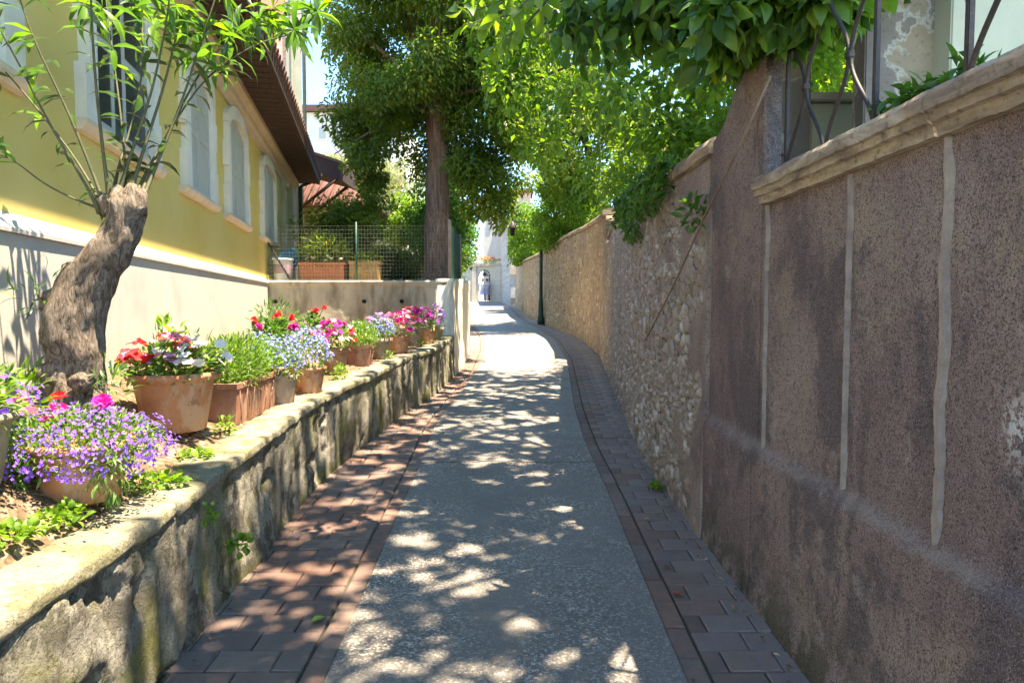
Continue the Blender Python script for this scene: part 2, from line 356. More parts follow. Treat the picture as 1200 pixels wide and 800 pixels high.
def pot_mat(name, c, c2, c3):
    t = NT(name)
    col = t.mix(t.ramp(t.noise(7,6,dist=.5), [(.38,0),(.62,1)]), c, c2); col = t.mix(t.ramp(t.noise(9,8,t.mp((1,1,.4)),rough=.7), [(.50,0),(.60,.65)]), col, c3); col = t.mix(t.ramp(t.noise(14,6,t.mp(loc=(3,3,3))), [(.58,0),(.66,.6)]), col, tuple(x*.45 for x in c))
    return t.out(col, .85, t.bump(t.noise(60,4), .3, .003, t.bump(t.noise(9,3), .3, .01)), .25)
M['terracotta'] = pot_mat('terracotta', (.42,.17,.085), (.50,.23,.12), (.55,.38,.26))
M['terra_dark'] = pot_mat('old_terracotta', (.24,.11,.075), (.32,.15,.10), (.35,.25,.19))
M['clay_grey'] = pot_mat('weathered_clay', (.30,.22,.17), (.38,.29,.22), (.24,.2,.17))
M['stone_pot'] = pot_mat('lichen_stone', (.26,.23,.15), (.32,.28,.19), (.20,.18,.11))
M['plastic_terra'] = simple('terracotta_plastic', (.46,.17,.09), (.40,.15,.08), 3, .6, .1)
M['iron'] = simple('wrought_iron', (.035,.033,.035), (.06,.045,.04), 20, .55, .5, .003, 120, .4, .3)
M['rust'] = simple('rusty_iron', (.22,.085,.045), (.12,.05,.03), 15, .85)
M['green_metal'] = simple('green_metal', (.02,.06,.045), None, 10, .5)
M['green_mesh'] = simple('green_mesh_wire', (.02,.10,.075), None, 10, .5)
M['wire'] = simple('galvanised_wire', (.28,.29,.27), None, 10, .5, spec=.5)
M['wood_post'] = simple('weathered_post', (.42,.29,.20), (.3,.2,.14), 8, .85)
M['wood_box'] = simple('wooden_box', (.42,.27,.10), (.32,.2,.09), 5, .8)
M['blue_plastic'] = simple('blue_plastic', (.01,.19,.33), (.01,.15,.27), 4, .4, .1)
M['bucket'] = simple('pale_plastic', (.45,.50,.52), (.32,.36,.42), 9, .5, .1)
M['bucket_band'] = simple('printed_label', (.50,.25,.20), (.15,.2,.32), 25, .5, .1)
M['cable'] = simple('old_cable', (.26,.18,.14), None, 10, .8)
M['stripe'] = simple('bare_mortar_strip', (.38,.32,.285), (.26,.20,.185), 9, .9, .9, .01)
M['hole'] = simple('drain_hole_shade', (.01,.01,.01), None, 5, .9)  # near-black disc colour stands for the shade inside the drains
t = NT('bark'); v = t.mp((1,1,.22))
bk = t.noise(22,7,v,dist=1.2,rough=.7); col = t.ramp(bk, [(.3,(.045,.03,.022)),(.5,(.16,.115,.08)),(.68,(.27,.20,.15))])
M['bark'] = t.out(col, .92, t.bump(bk, 1, .02, t.bump(t.noise(60,4), .5, .005)), .15)
t = NT('gnarled_bark'); v = t.mp((1,1,.35))
bk = t.noise(24,9,v,dist=2.6,rough=.8); col = t.ramp(bk, [(.38,(.035,.027,.02)),(.45,(.17,.13,.10)),(.54,(.33,.27,.22)),(.66,(.50,.44,.37))])
bg_ = t.noise(6,5); col = t.mix(t.ramp(bg_, [(.5,0),(.7,.5)]), col, (.10,.075,.055))
M['gnarl'] = t.out(col, .92, t.bump(bk, 1, .03, t.bump(t.noise(70,4), .6, .006)), .15)
t = NT('cypress_bark'); v = t.mp((1,1,.08))
bk = t.noise(26,6,v,dist=.8,rough=.7); col = t.ramp(bk, [(.3,(.08,.045,.032)),(.5,(.26,.155,.115)),(.7,(.44,.30,.23))])
M['redbark'] = t.out(col, .92, t.bump(bk, 1, .05), .15)
M['stem'] = simple('green_stem', (.055,.065,.03), (.10,.09,.05), 15, .6)
M['lf_big'] = leaf_mat('laurel_leaves', [(0,(.025,.08,.022)),(.4,(.05,.13,.03)),(.75,(.11,.21,.035)),(1,(.26,.30,.05))], .45, .4)
M['lf_mid'] = leaf_mat('dark_tree_leaves', [(0,(.045,.10,.022)),(.45,(.10,.17,.03)),(.8,(.18,.24,.035)),(1,(.32,.27,.06))], .48, .4)
M['lf_lime'] = leaf_mat('lime_leaves', [(0,(.05,.12,.022)),(.4,(.10,.19,.03)),(.8,(.17,.27,.04)),(1,(.30,.31,.06))], .5, .45)
M['lf_ole'] = leaf_mat('oleander_leaves', [(0,(.02,.055,.035)),(.4,(.035,.085,.04)),(.7,(.07,.17,.035)),(1,(.16,.30,.03))], .38, .33, .7)
M['lf_olive'] = leaf_mat('olive_leaves', [(0,(.16,.19,.11)),(.6,(.26,.28,.18)),(1,(.38,.38,.26))], .3, .5)
M['lf_weed'] = leaf_mat('weed_leaves', [(0,(.06,.14,.02)),(.6,(.12,.24,.03)),(1,(.22,.34,.06))], .4, .5)
M['lf_fern'] = leaf_mat('fern_leaves', [(0,(.03,.09,.02)),(.6,(.05,.14,.03)),(1,(.10,.2,.04))], .4, .5)
M['lf_pot'] = leaf_mat('bedding_leaves', [(0,(.05,.12,.03)),(.6,(.10,.20,.045)),(1,(.24,.32,.10))], .35, .5)
def petal_mat(name, a, b, tr=.3): return leaf_mat2(name, a, b, tr)
def leaf_mat2(name, a, b, tr):
    t = NT(name); col = t.mix(t.attr('rnd'), a, b)
    bs = t.n('ShaderNodeBsdfPrincipled'); t.put(bs.inputs['Base Color'], col); bs.inputs['Roughness'].default_value = .6; bs.inputs['Specular IOR Level'].default_value = .2
    x = t.n('ShaderNodeBsdfTranslucent'); t.put(x.inputs[0], col); mx = t.n('ShaderNodeMixShader'); mx.inputs[0].default_value = tr
    t.t.links.new(bs.outputs[0], mx.inputs[1]); t.t.links.new(x.outputs[0], mx.inputs[2])
    o = t.n('ShaderNodeOutputMaterial'); t.t.links.new(mx.outputs[0], o.inputs[0]); return t.m
PT = {'violet': petal_mat('violet_petals', (.15,.06,.50), (.30,.15,.68)), 'blue': petal_mat('blue_petals', (.14,.19,.60), (.34,.38,.76)),
      'magenta': petal_mat('magenta_petals', (.62,.012,.26), (.72,.03,.40)), 'red': petal_mat('red_petals', (.70,.02,.03), (.75,.05,.06)),
      'pink': petal_mat('pink_petals', (.78,.18,.42), (.80,.40,.62)), 'white': petal_mat('white_petals', (.72,.70,.76), (.78,.78,.80)),
      'purple': petal_mat('purple_petals', (.28,.02,.26), (.42,.05,.38)), 'coral': petal_mat('coral_petals', (.80,.12,.12), (.85,.25,.25)),
      'lilac': petal_mat('lilac_petals', (.55,.25,.65), (.7,.45,.75))}
# ------------------------------------------------------------------ leaves
def unit(a): return a/np.maximum(np.linalg.norm(a, axis=1, keepdims=True), 1e-9)
def leaf_mesh(name, P, D, N, L, W, kind='kite', rnd=None, curl=.25, rng=RNG):
    n = len(P); P = np.asarray(P, float); D = unit(np.asarray(D, float)); S = unit(np.cross(N, D)+1e-6); N = unit(np.cross(D, S))
    L = np.broadcast_to(np.asarray(L, float), (n,))[:, None]; W = np.broadcast_to(np.asarray(W, float), (n,))[:, None]
    if rnd is None: rnd = rng.random(n)
    if kind == 'kite':
        a = P; m = P+D*L*.45
        l = m+S*W*.5+N*W*.18; r = m-S*W*.5+N*W*.18; tp = P+D*L-N*L*curl*.6
        V = np.stack([a, l, tp, r], 1).reshape(-1, 3); k = 4
        base = (np.arange(n)*4)[:, None]
        Fc = np.concatenate([base+[0,2,1], base+[0,3,2]])
    else:
        st = [(0,0,0),(.22,.72,.02),(.5,1,.0),(.78,.62,-.35),(1,0,-1)] if kind == 'leaf' else [(0,0,0),(.2,.75,.02),(.5,1,-.1),(.78,.7,-.45),(1,0,-1)]
        vs = [P]
        for (s_, w_, c_) in st[1:4]:
            mid = P+D*L*s_+N*L*curl*c_
            vs += [mid+S*W*.5*w_+N*W*.16*w_, mid, mid-S*W*.5*w_+N*W*.16*w_]
        vs += [P+D*L+N*L*curl*(-1)]
        V = np.stack(vs, 1); k = V.shape[1]; V = V.reshape(-1, 3); b = (np.arange(n)*k)[:, None]
        Fc = [np.concatenate([b+[0,2,1], b+[0,3,2], b+[10,7,8], b+[10,8,9]]),
              np.concatenate([b+[1,2,5,4], b+[2,3,6,5], b+[4,5,8,7], b+[5,6,9,8]])]
    return np_mesh(name, V, Fc, rnd=np.repeat(rnd, k), smooth=(kind != 'kite'))
def rand_dirs(n, rng=RNG):
    return unit(rng.normal(size=(n,3)))
def cluster_leaves(centers, radii, per, rng=RNG, squash=.75):
    c = np.repeat(np.asarray(centers), per, axis=0); r = np.repeat(np.asarray(radii), per)[:, None]
    d = rand_dirs(len(c), rng); rad = rng.random((len(c),1))**.45
    off = d*rad*r; off[:, 2] *= squash
    return c+off, d
def crown_mesh(name, centers, radii, per, L, W, keep=None, kind='kite', droop=.5, rng=RNG, mid_rnd=None):
    P, d = cluster_leaves(centers, radii, per, rng)
    if keep is not None:
        k = keep(P); P = P[k]; d = d[k]
    n = len(P)
    D = unit(d*.8+rng.normal(size=(n,3))*.5+np.array([0,0,-droop])); N = unit(rng.normal(size=(n,3))*.55+np.array([0,0,1]))
    cl = np.sin(P[:,0]*3.1)*np.cos(P[:,1]*2.3+P[:,2]*2.9)*.18
    rnd = np.clip(rng.normal(.45, .2, n)+cl, 0, 1)
    sz = rng.uniform(.7, 1.25, n)
    return leaf_mesh(name, P, D, N, L*sz, W*sz, kind, rnd, rng=rng)
def ell_clusters(c, r, n, rmin, rmax, rng=RNG, shell=.35):
    d = rand_dirs(n, rng); q = (shell+(1-shell)*rng.random((n,1))**.6)
    return np.asarray(c)+d*q*np.asarray(r), rng.uniform(rmin, rmax, n)
def limbs(mb, start, centers, r0, rng, k=14, sag=.15):
    idx = rng.permutation(len(centers))[:k]
    for i in idx:
        a = Vector(start); b = Vector(centers[i]); m = a.lerp(b, .5)+Vector((rng.normal()*.15, rng.normal()*.15, sag))
        mb.tube([a, a.lerp(m,.5)+Vector((0,0,sag*.3)), m, m.lerp(b,.5), b], [r0, r0*.75, r0*.5, r0*.32, r0*.12], 7, .15)
# ------------------------------------------------------------------ world and sun
S = Vector((math.cos(math.radians(72))*math.cos(math.radians(-14)), math.cos(math.radians(72))*math.sin(math.radians(-14)), math.sin(math.radians(72))))
wd = bpy.data.worlds.new('World'); sc.world = wd; wd.use_nodes = True; nt = wd.node_tree; nt.nodes.clear()
sky = nt.nodes.new('ShaderNodeTexSky'); sky.sky_type = 'NISHITA'; sky.sun_disc = False
sky.sun_elevation = math.radians(72); sky.sun_rotation = math.radians(104); sky.air_density = 1.0; sky.dust_density = 0.0; sky.altitude = 3500; sky.ozone_density = 3.0
bg = nt.nodes.new('ShaderNodeBackground'); bg.inputs[1].default_value = .10; wo = nt.nodes.new('ShaderNodeOutputWorld')
hs = nt.nodes.new('ShaderNodeHueSaturation'); hs.inputs['Saturation'].default_value = 1.2
nt.links.new(sky.outputs[0], hs.inputs['Color']); nt.links.new(hs.outputs[0], bg.inputs[0]); nt.links.new(bg.outputs[0], wo.inputs[0])
sl = bpy.data.lights.new('sun', 'SUN'); sl.energy = 2.1; sl.angle = math.radians(.53); sl.color = (1, .97, .96)
so = bpy.data.objects.new('sun', sl); C.objects.link(so); so.rotation_euler = S.to_track_quat('Z', 'Y').to_euler(); so.location = (3,-3,20)
sc.view_settings.view_transform = 'Standard'; sc.view_settings.look = 'None'; sc.view_settings.gamma = 1; sc.view_settings.exposure = 3.5
sc.view_settings.use_white_balance = True; sc.view_settings.white_balance_temperature = 9600; sc.view_settings.white_balance_tint = 10
sc.cycles.max_bounces = 6; sc.cycles.diffuse_bounces = 4; sc.cycles.glossy_bounces = 2; sc.cycles.transmission_bounces = 4; sc.cycles.transparent_max_bounces = 4
# ================================================================== GROUND
def sheet(name, xa, xb, ys, nx, zf, m, smooth=True, dz=None):
    ys = np.asarray(ys); U = np.linspace(0, 1, nx); Y, Ug = np.meshgrid(ys, U, indexing='ij')
    X = xa(Y)*(1-Ug)+xb(Y)*Ug; Z = zf(X, Y)
    V = np.stack([X, Y, Z], -1).reshape(-1, 3); ny = len(ys)
    i = (np.arange(ny-1)[:, None]*nx+np.arange(nx-1)[None]).ravel()
    return link(name, np_mesh(name, V, np.stack([i, i+1, i+nx+1, i+nx], 1), smooth=smooth), m)
tag(sheet('ground', lambda Y: Y*0-400, lambda Y: Y*0+400, [-30,-5,0,20,40,56,100,400,1500], 5, lambda X, Y: g(Y)-.12, M['terrain']), kind='structure')
ys = np.concatenate([np.arange(-4, 14, .06), np.arange(14, 56, .4)])
tag(sheet('road', lambda Y: AL(Y), lambda Y: AR(Y), ys, 26, lambda X, Y: g(Y)+.006+.012*(fbm(X*1.3, Y*1.1, 2)-.5), M['asphalt']), kind='structure')
tag(sheet('pavement_bed', lambda Y: XL(Y)-.3, lambda Y: XR(Y)+.3, ys, 12, lambda X, Y: g(Y)-.014, M['mortar']), kind='structure')
tag(sheet('road_end', lambda Y: Y*0-6, lambda Y: Y*0+2, [53, 56, 60], 3, lambda X, Y: g(Y)+.002, simple('pale_concrete', (.38,.37,.36))), kind='structure')
def bricks():
    V = []; Fq = []; rn = []; dp = []
    def brick(side, u0, u1, y0, y1, gap, extra=0):
        def X(u, y): return (AL(y)-u) if side < 0 else (AR(y)+u)
        u0 += gap; u1 -= gap; y0 += gap; y1 -= gap
        zj = random.uniform(-.003, .003)+extra; tx = random.uniform(-.004, .004); c = .006
        b = len(V); cs = [(u0,y0),(u1,y0),(u1,y1),(u0,y1)]; ci = [(u0+c,y0+c),(u1-c,y0+c),(u1-c,y1-c),(u0+c,y1-c)]
        for k, (u, y) in enumerate(cs): V.append((float(X(u, y)), y, float(g(y))-.02))
        for k, (u, y) in enumerate(cs): V.append((float(X(u, y)), y, float(g(y))+zj-.006+tx*(k in (1,2))))
        for k, (u, y) in enumerate(ci): V.append((float(X(u, y)), y, float(g(y))+zj+tx*(k in (1,2))))
        for o in (0, 4):
            for k in range(4): Fq.append((b+o+k, b+o+(k+1)%4, b+o+4+(k+1)%4, b+o+4+k))
        Fq.append((b+8, b+9, b+10, b+11))
        r = random.random(); w = float((XR((y0+y1)/2)-AR((y0+y1)/2))); um = (u0+u1)/2
        d = 0 if side < 0 else max(0, min(1, (um/w-.25)*1.9+random.uniform(-.25,.15)))
        rn.extend([r]*12); dp.extend([d]*12)
    for side in (-1, 1):
        y = -1.0
        while y < 50:                                    # long bricks set along the asphalt edge
            l = .26 if y < 16 else .5; brick(side, 0.0, .105, y, y+l, .004); y += l
        y = -1.0; row = 0
        while y < 50:
            d = .165 if y < 20 else .33; ym = y+d/2
            w = (float(AL(ym)-XL(ym)) if side < 0 else float(XR(ym)-AR(ym)))+.04
            u = .112+(-.14 if row % 2 else 0)
            bl_ = .27 if side < 0 else .225
            while u < w-.03:
                e = min(u+bl_, w); s_ = max(u, .112)
                if e-s_ > .05: brick(side, s_, e, y, y+d, .0032, .002*math.sin(y))
                u += bl_
            y += d; row += 1
    me = np_mesh('brick_paving', V, np.array(Fq), rnd=rn, attrs={'damp': dp})
    tag(link('brick_paving', me, M['brick']), kind='structure')
bricks()
# ================================================================== WALL BUILDER
def wall_strip(name, xf, zb, zt, ys, dz, thick, disp, m, parent=None, side=1, attrs=None, nz=None):
    """front face at xf(Y,z) facing -side*X ; solid back at +side*thick"""
    ys = np.asarray(ys); nz = nz or int(np.max(zt(ys)-zb(ys))/dz)+2; U = np.linspace(0, 1, nz); Y, Ug = np.meshgrid(ys, U, indexing='ij')
    Z = zb(Y)*(1-Ug)+zt(Y)*Ug; d, at = disp(Y, Z)
    X = xf(Y, Z)-side*d
    ny = len(ys); V = np.stack([X, Y, Z], -1).reshape(-1, 3)
    i = (np.arange(ny-1)[:, None]*nz+np.arange(nz-1)[None]).ravel(); q = np.stack([i, i+nz, i+nz+1, i+1], 1)
    nb = len(V); B = np.stack([xf(ys, zt(ys))+side*thick, ys, zt(ys)], -1); B2 = np.stack([xf(ys, zb(ys))+side*thick, ys, zb(ys)], -1)
    V = np.concatenate([V, B, B2]); j = np.arange(ny-1); top = j*nz+nz-1
    q2 = np.stack([top, top+nz, nb+j+1, nb+j], 1); q3 = np.stack([nb+j, nb+j+1, nb+ny+j+1, nb+ny+j], 1)
    if side > 0: pass
    Fl = [np.concatenate([q, q2, q3])]
    # end caps as fans of quads is overkill: one n-gon each
    e0 = list(range(0, nz))+[nb, nb+ny]; e1 = [(ny-1)*nz+k for k in range(nz)]+[nb+ny-1, nb+2*ny-1]
    Fl += [np.array([e0[::-1]]), np.array([e1])]
    A = {k: np.concatenate([v.ravel(), np.full(2*ny, .5)]) for k, v in at.items()}
    me = np_mesh(name, V, Fl, smooth=True, attrs=A)
    bm = bmesh.new(); bm.from_mesh(me); bmesh.ops.recalc_face_normals(bm, faces=bm.faces); bm.to_mesh(me); bm.free()
    return link(name, me, m, parent)
# ------------------------------------------------------------------ right near wall (roughcast)
XW = 1.17
rw = empty('retaining_wall', (XW, 2, 0), 0, 'tall purple-brown roughcast wall with pale mortar strips and ochre coping, on the right', 'wall')
def loc_mesh(o, root):   # keep world-placed geometry when parented
    o.matrix_parent_inverse = Matrix.Translation(-Vector(root.location)); return o
def nf(Y): return np.interp(Y, [-3, 3.0, 4.4, 5], [XR(0.)]*2+[float(XR(4.4)), float(XR(5))])
def rc_disp(Y, Z):
    d = .010*(fbm(Y*2.5, Z*2.5, 1)-.5)+.008*(fbm(Y*22, Z*22, 4, 3)-.5)
    d = d-.045+.035*(1-np.clip((Z-.86)/.05, 0, 1))                         # thicker plinth below the ledge line
    d = d+.02*np.clip((.25-Z)/.25, 0, 1)
    return d, {}
ys = np.linspace(.2, 3.47, 150)
loc_mesh(wall_strip('roughcast_face', lambda Y, Z: nf(Y)+.0*Z, lambda Y: g(Y)-.1, lambda Y: Y*0+2.08, ys, .022, .3, rc_disp, M['roughcast'], rw, 1), rw)
ys = np.linspace(3.47, 4.36, 42)
def ptop(Y): return np.interp(Y, [3.1,3.3,3.57,3.85,4.12,4.4], [3.0,3.0,2.92,2.80,2.62,2.55])
loc_mesh(wall_strip('pier', lambda Y, Z: nf(Y)+0*Z, lambda Y: g(Y)-.1, ptop, ys, .025, .13, rc_disp, M['roughcast'], rw, 1), rw)
def coping_profile(mb, ys, x_f, z0, prof):
    rings = []
    for k, y in enumerate(ys):
        rings.append([mb.bm.verts.new((x_f(y)+p[0]+.006*mnoise.noise(Vector((p[0]*9, y*4, p[1]*9)))+.0045*mnoise.fractal(Vector((p[0]*30, y*14, p[1]*30)), 1.0, 2.0, 3), y, z0(y)+p[1]+.010*mnoise.noise(Vector((p[0]*5+3, y*3, 7)))+.003*mnoise.fractal(Vector((p[0]*22+3, y*17, 7)), 1.0, 2.0, 3))) for p in prof])
    n = len(prof)
    for a, b in zip(rings[:-1], rings[1:]):
        for k in range(n): mb.bm.faces.new((a[k], a[(k+1)%n], b[(k+1)%n], b[k]))
    mb.bm.faces.new(rings[0]); mb.bm.faces.new(rings[-1][::-1])
prof = [(.0,0),(-.022,.003),(-.026,.03),(-.03,.036),(-.046,.042),(-.050,.06),(-.052,.066),(-.064,.072),(-.066,.11),(-.058,.126),(-.04,.134),(.0,.138),(.30,.145),(.30,0)]
for (a, b, dzz) in ((.2, 2.03, 0), (2.035, 3.44, .004)):
    mb = MB(); coping_profile(mb, np.arange(a, b, .018), lambda y: float(nf(y))+.04, lambda y: 2.07+dzz, prof)
    loc_mesh(mb.build('coping', M['coping_ochre'], rw), rw)
for px, zb_, w in ((882, .81, .022), (971, .91, .02), (1078, .90, .045)):
    y = float(at_X(px, 380, XW-.01)[1])
    mb = MB(); yy = y
    n = 110; L_ = []; R_ = []
    for k in range(n+1):
        z = zb_+(2.065-zb_)*k/n; off = .012*mnoise.noise(Vector((px, z*5, 0))); ww = w*(.7+.5*mnoise.noise(Vector((px+9, z*11, 0))))
        ww *= .72*min(1, .25+(z-zb_)*9)*(1+.5*mnoise.noise(Vector((px+2, z*37, 0)))); L_.append((y+off-ww/2+.003*mnoise.noise(Vector((px, z*60, 4))), z)); R_.append((y+off+ww/2+.003*mnoise.noise(Vector((px, z*60, 9))), z))
    xo = float(nf(y))+.0265
    for k in range(n):
        for (x_a, x_b, pa, pb, qa, qb) in ((xo, xo, L_[k], R_[k], L_[k+1], R_[k+1]),):
            mb.poly([(xo, *L_[k]), (xo, *R_[k]), (xo, *R_[k+1]), (xo, *L_[k+1])])
            mb.poly([(xo, *L_[k]), (xo, *L_[k+1]), (xo+.03, *L_[k+1]), (xo+.03, *L_[k])]); mb.poly([(xo, *R_[k]), (xo, *R_[k+1]), (xo+.03, *R_[k+1]), (xo+.03, *R_[k])])
    bmesh.ops.remove_doubles(mb.bm, verts=mb.bm.verts, dist=.0004)
    loc_mesh(mb.build('mortar_strip', M['stripe'], rw), rw)
# ------------------------------------------------------------------ rubble walls
def rub_disp(cell, warm, plf):
    def f(Y, Z):
        u = (Y+.05*vn(Y*9, Z*9, 3))/cell; v = (Z+.05*vn(Y*9, Z*9, 8))/(cell*.8)
        f1, f2, idr = worley(u, v, 3); e = f2-f1
        f1b, f2b, idb = worley(u*1.9, v*1.9, 13); small = vn(Y*3, Z*3, 31) > .55
        e = np.where(small, (f2b-f1b)*.8, e); idr = np.where(small, idb, idr)
        pl = plf(Y, Z); hgt = np.clip((e-.05)*4.5, 0, 1)**.7*(.010+.026*idr)+.006*(fbm(Y*40, Z*40, 5, 2)-.5)*(e > .1)
        d = hgt*(1-pl)+pl*.022-.012+.03*(fbm(Y*1.7, Z*1.7, 6)-.5)
        return d, {'rnd': idr, 'edge': e, 'pl': pl}
    return f
def plf1(Y, Z):
    n = fbm(Y*2.2, Z*2.2, 21)
    a = np.clip((4.78+.9*(n-.5)*2+.12*(Z-1)-Y)/.16, 0, 1)
    return np.clip(a+np.clip((Z-g(Y)-2.0+.8*(n-.5))*1.5, 0, .5)*np.clip((8-Y)/3,0,1)+np.clip((n-.76)*7, 0, .4), 0, 1)
w1 = empty('rubble_wall', (1.3, 8, 0), 0, 'grey rubble stone wall with sloping coping along the bend, beside the roughcast wall', 'wall')
zt1 = lambda Y: np.interp(Y, [4.3,4.7,5.9,7.4,9.5,11.5,12.6,13.2], [2.50,2.50,2.52,2.62,2.74,2.84,2.76,2.74])
ysr = np.concatenate([np.arange(4.3, 9, .016), np.arange(9, 13.21, .03)])
loc_mesh(wall_strip('stone_face', lambda Y, Z: XR(Y)+.03*(Z-g(Y))*.8, lambda Y: g(Y)-.1, zt1, ysr, .017, .4, rub_disp(.105, 0, plf1), M['rubble'], w1, 1), w1)
prof2 = [(.0,0),(-.05,.01),(-.065,.06),(-.04,.10),(.15,.15),(.42,.12),(.42,0)]
mb = MB(); coping_profile(mb, np.arange(4.3, 12.9, .06), lambda y: float(XR(y)+.03*2.3), lambda y: float(zt1(y))-.002, prof2)
loc_mesh(mb.build('coping', M['coping_ochre'], w1), w1)
w2 = empty('rubble_wall', (1.9, 20, 0), 0, 'warm brown rubble wall behind the lamp post at the far bend', 'wall')
zt2 = lambda Y: np.interp(Y, [13.2,13.9,14.0,15.7,19.2,21.8,25.2,30,38,43], [2.75,2.75,3.35,3.42,3.55,3.58,3.42,3.45,3.7,3.8])
ysr = np.concatenate([np.arange(13.2, 20, .035), np.arange(20, 43.3, .07)])
loc_mesh(wall_strip('stone_face', lambda Y, Z: XR(Y)+.02*(Z-g(Y)), lambda Y: g(Y)-.1, zt2, ysr, .035, .4, rub_disp(.15, 1, lambda Y, Z: np.clip((fbm(Y*1.5, Z*1.5, 2)-.62)*6, 0, .6)), M['rubble'], w2, 1), w2)
mb = MB(); coping_profile(mb, np.arange(14.0, 43, .25), lambda y: float(XR(y)+.05), lambda y: float(zt2(y))-.002, [(p[0]*1.1, p[1]*1.0) for p in prof2])
loc_mesh(mb.build('coping', M['coping_ochre'], w2), w2)
# ground behind the right walls
tag(sheet('garden_terrace', lambda Y: XR(Y)+.28, lambda Y: Y*0+30, np.arange(-4, 44, 1.0), 14, lambda X, Y: np.interp(Y, [-4, 3, 5, 12, 16, 44], [2.15,2.15,2.4,2.6,3.1,3.5])+.3*(fbm(X*.5, Y*.5, 2)-.5)*np.clip((X-2.2)/3, 0, 1), M['terrain']), kind='structure')
# ------------------------------------------------------------------ left low wall
CH = 0.615
def lw_disp(Y, Z):
    h = Z-g(Y); d = .010*(fbm(Y*1.5, Z*1.9, 11)-.5)+.010*(fbm(Y*8, Z*8, 14)-.5)+.014*(fbm(Y*30, Z*30, 17, 3)-.5)
    hole = np.clip((fbm(Y*3.1, Z*3.7, 40)-.66)*9, 0, 1); d = d-.03*np.clip(hole*2.5,0,1)
    step = np.clip((.27+.22*np.sin(Y*1.1)+.12*(fbm(Y*6,Z*3,9)-.5)-h)*22, 0, 1)*.022
    foot = np.where(np.abs(Y-4.0) < .35, np.clip((.26-h)*.4, 0, .09)*np.clip(1-np.abs(Y-4.0)/.35, 0, 1), 0)
    return d+.006*(step > .011)+foot*.5+.02*np.clip(.1-h, 0, .1), {}
lw = empty('garden_wall', (-1.5, 4, 0), 0, 'low mossy cement wall with worn coping carrying the flower pots', 'wall')
loc_mesh(wall_strip('cement_face', lambda Y, Z: XL(Y)+0*Z, lambda Y: g(Y)-.1, lambda Y: g(Y)+CH, np.arange(.3, 11.85, .02), .02, .28, lw_disp, M['mossy'], lw, -1), lw)
cp = [(-.03,0),(.012,.0),(.016,.002),(.018,.02),(.017,.047),(.013,.055),(.004,.060),(-.01,.062),(-.05,.064),(-.10,.066),(-.18,.066),(-.26,.06),(-.26,.0)]
_co = coping_profile
segs = np.array([.3, 1.7, 2.9, 3.75, 4.6, 5.6, 6.7, 7.9, 9.2, 10.5, 11.8])
for a, b in zip(segs[:-1], segs[1:]):
    mb = MB(); dzz = random.uniform(-.008,.008); dx = random.uniform(-.012,.012)
    coping_profile(mb, np.linspace(a+.004, b-.004, int((b-a)/.022)+3), lambda y: float(XL(y))+dx+.010*mnoise.noise(Vector((y*5,0,5))), lambda y: float(g(y))+CH-.005+dzz+.008*mnoise.noise(Vector((y*1.3,2,5)))+.010*mnoise.noise(Vector((y*9,2,5))), cp)
    loc_mesh(mb.build('coping_slab', M['coping'], lw, smooth=True), lw)
# ------------------------------------------------------------------ cross wall and path wall (taller)
YC = 11.85; ZT = 1.98
cw = empty('retaining_wall', (-2.6, YC, 0), 0, 'shoulder-high weathered cement retaining wall with drain holes, behind the flower row', 'wall')
xs0 = -1.73-.207*YC
mb = MB(); 
nx, nz = 90, 36
# front grid facing -Y
grid = [[None]*(nz+1) for _ in range(nx+1)]
xr_ = float(XL(YC))-.02
for i in range(nx+1):
    for j in range(nz+1):
        x = xs0+(xr_-xs0)*i/nx; z = .6+(ZT-.6)*j/nz
        dd = .05*(float(fbm(np.array(x*1.7), np.array(z*1.7), 3))-.5)+.012*(float(fbm(np.array(x*9), np.array(z*9), 5))-.5)
        dd += .045*max(0, min(1, (z-(ZT-.085))/.012))+(.03 if x > -2.53 else 0)
        if i > nx-4: dd -= .012*(i-nx+4)**1.5
        grid[i][j] = mb.bm.verts.new((x, YC-dd, z-(.02*(i-nx+3) if (i > nx-3 and j == nz) else 0)))
for i in range(nx):
    for j in range(nz):
        mb.bm.faces.new((grid[i][j], grid[i+1][j], grid[i+1][j+1], grid[i][j+1])).smooth = True
topb = [mb.bm.verts.new((xs0+(xr_-xs0)*i/nx, YC+.28, ZT)) for i in range(nx+1)]
for i in range(nx): mb.bm.faces.new((grid[i][nz], grid[i+1][nz], topb[i+1], topb[i]))
loc_mesh(mb.build('cement_face', M['cement'], cw), cw)
def pw_disp(Y, Z): return .07*(fbm(Y*2.6, Z*.5, 11)-.5)+.03*(fbm(Y*7, Z*1.4, 14)-.5)+.05*np.clip((Z-1.86)/.03, 0, 1)*np.clip((12.3-Y)*0+1, 0, 1)*.3, {}
loc_mesh(wall_strip('path_side_face', lambda Y, Z: XL(Y)+.02*(1.5-Z)*.6, lambda Y: g(Y)-.1, lambda Y: ZT+.03+.035*(Y-YC)*.6, np.arange(YC-.06, 22, .05), .05, .3, pw_disp, M['white_cement'], cw, -1), cw)
for px in (321.5, 427, 471):
    p = at_Y(px, 353, YC-.05); mb = MB()
    mb.lathe([(.034,-.08),(.034,.0),(.030,.004),(.026,.0),(.024,-.004),(0.0005,-.005)], (0,0,0), 18)
    o = mb.build('drain_hole', M['hole'], cw); o.matrix_parent_inverse = Matrix.Translation(-Vector(cw.location)); o.rotation_euler = (PI/2,0,0); o.location = (p[0], YC-(.095 if p[0] > -2.53 else .055), p[2])
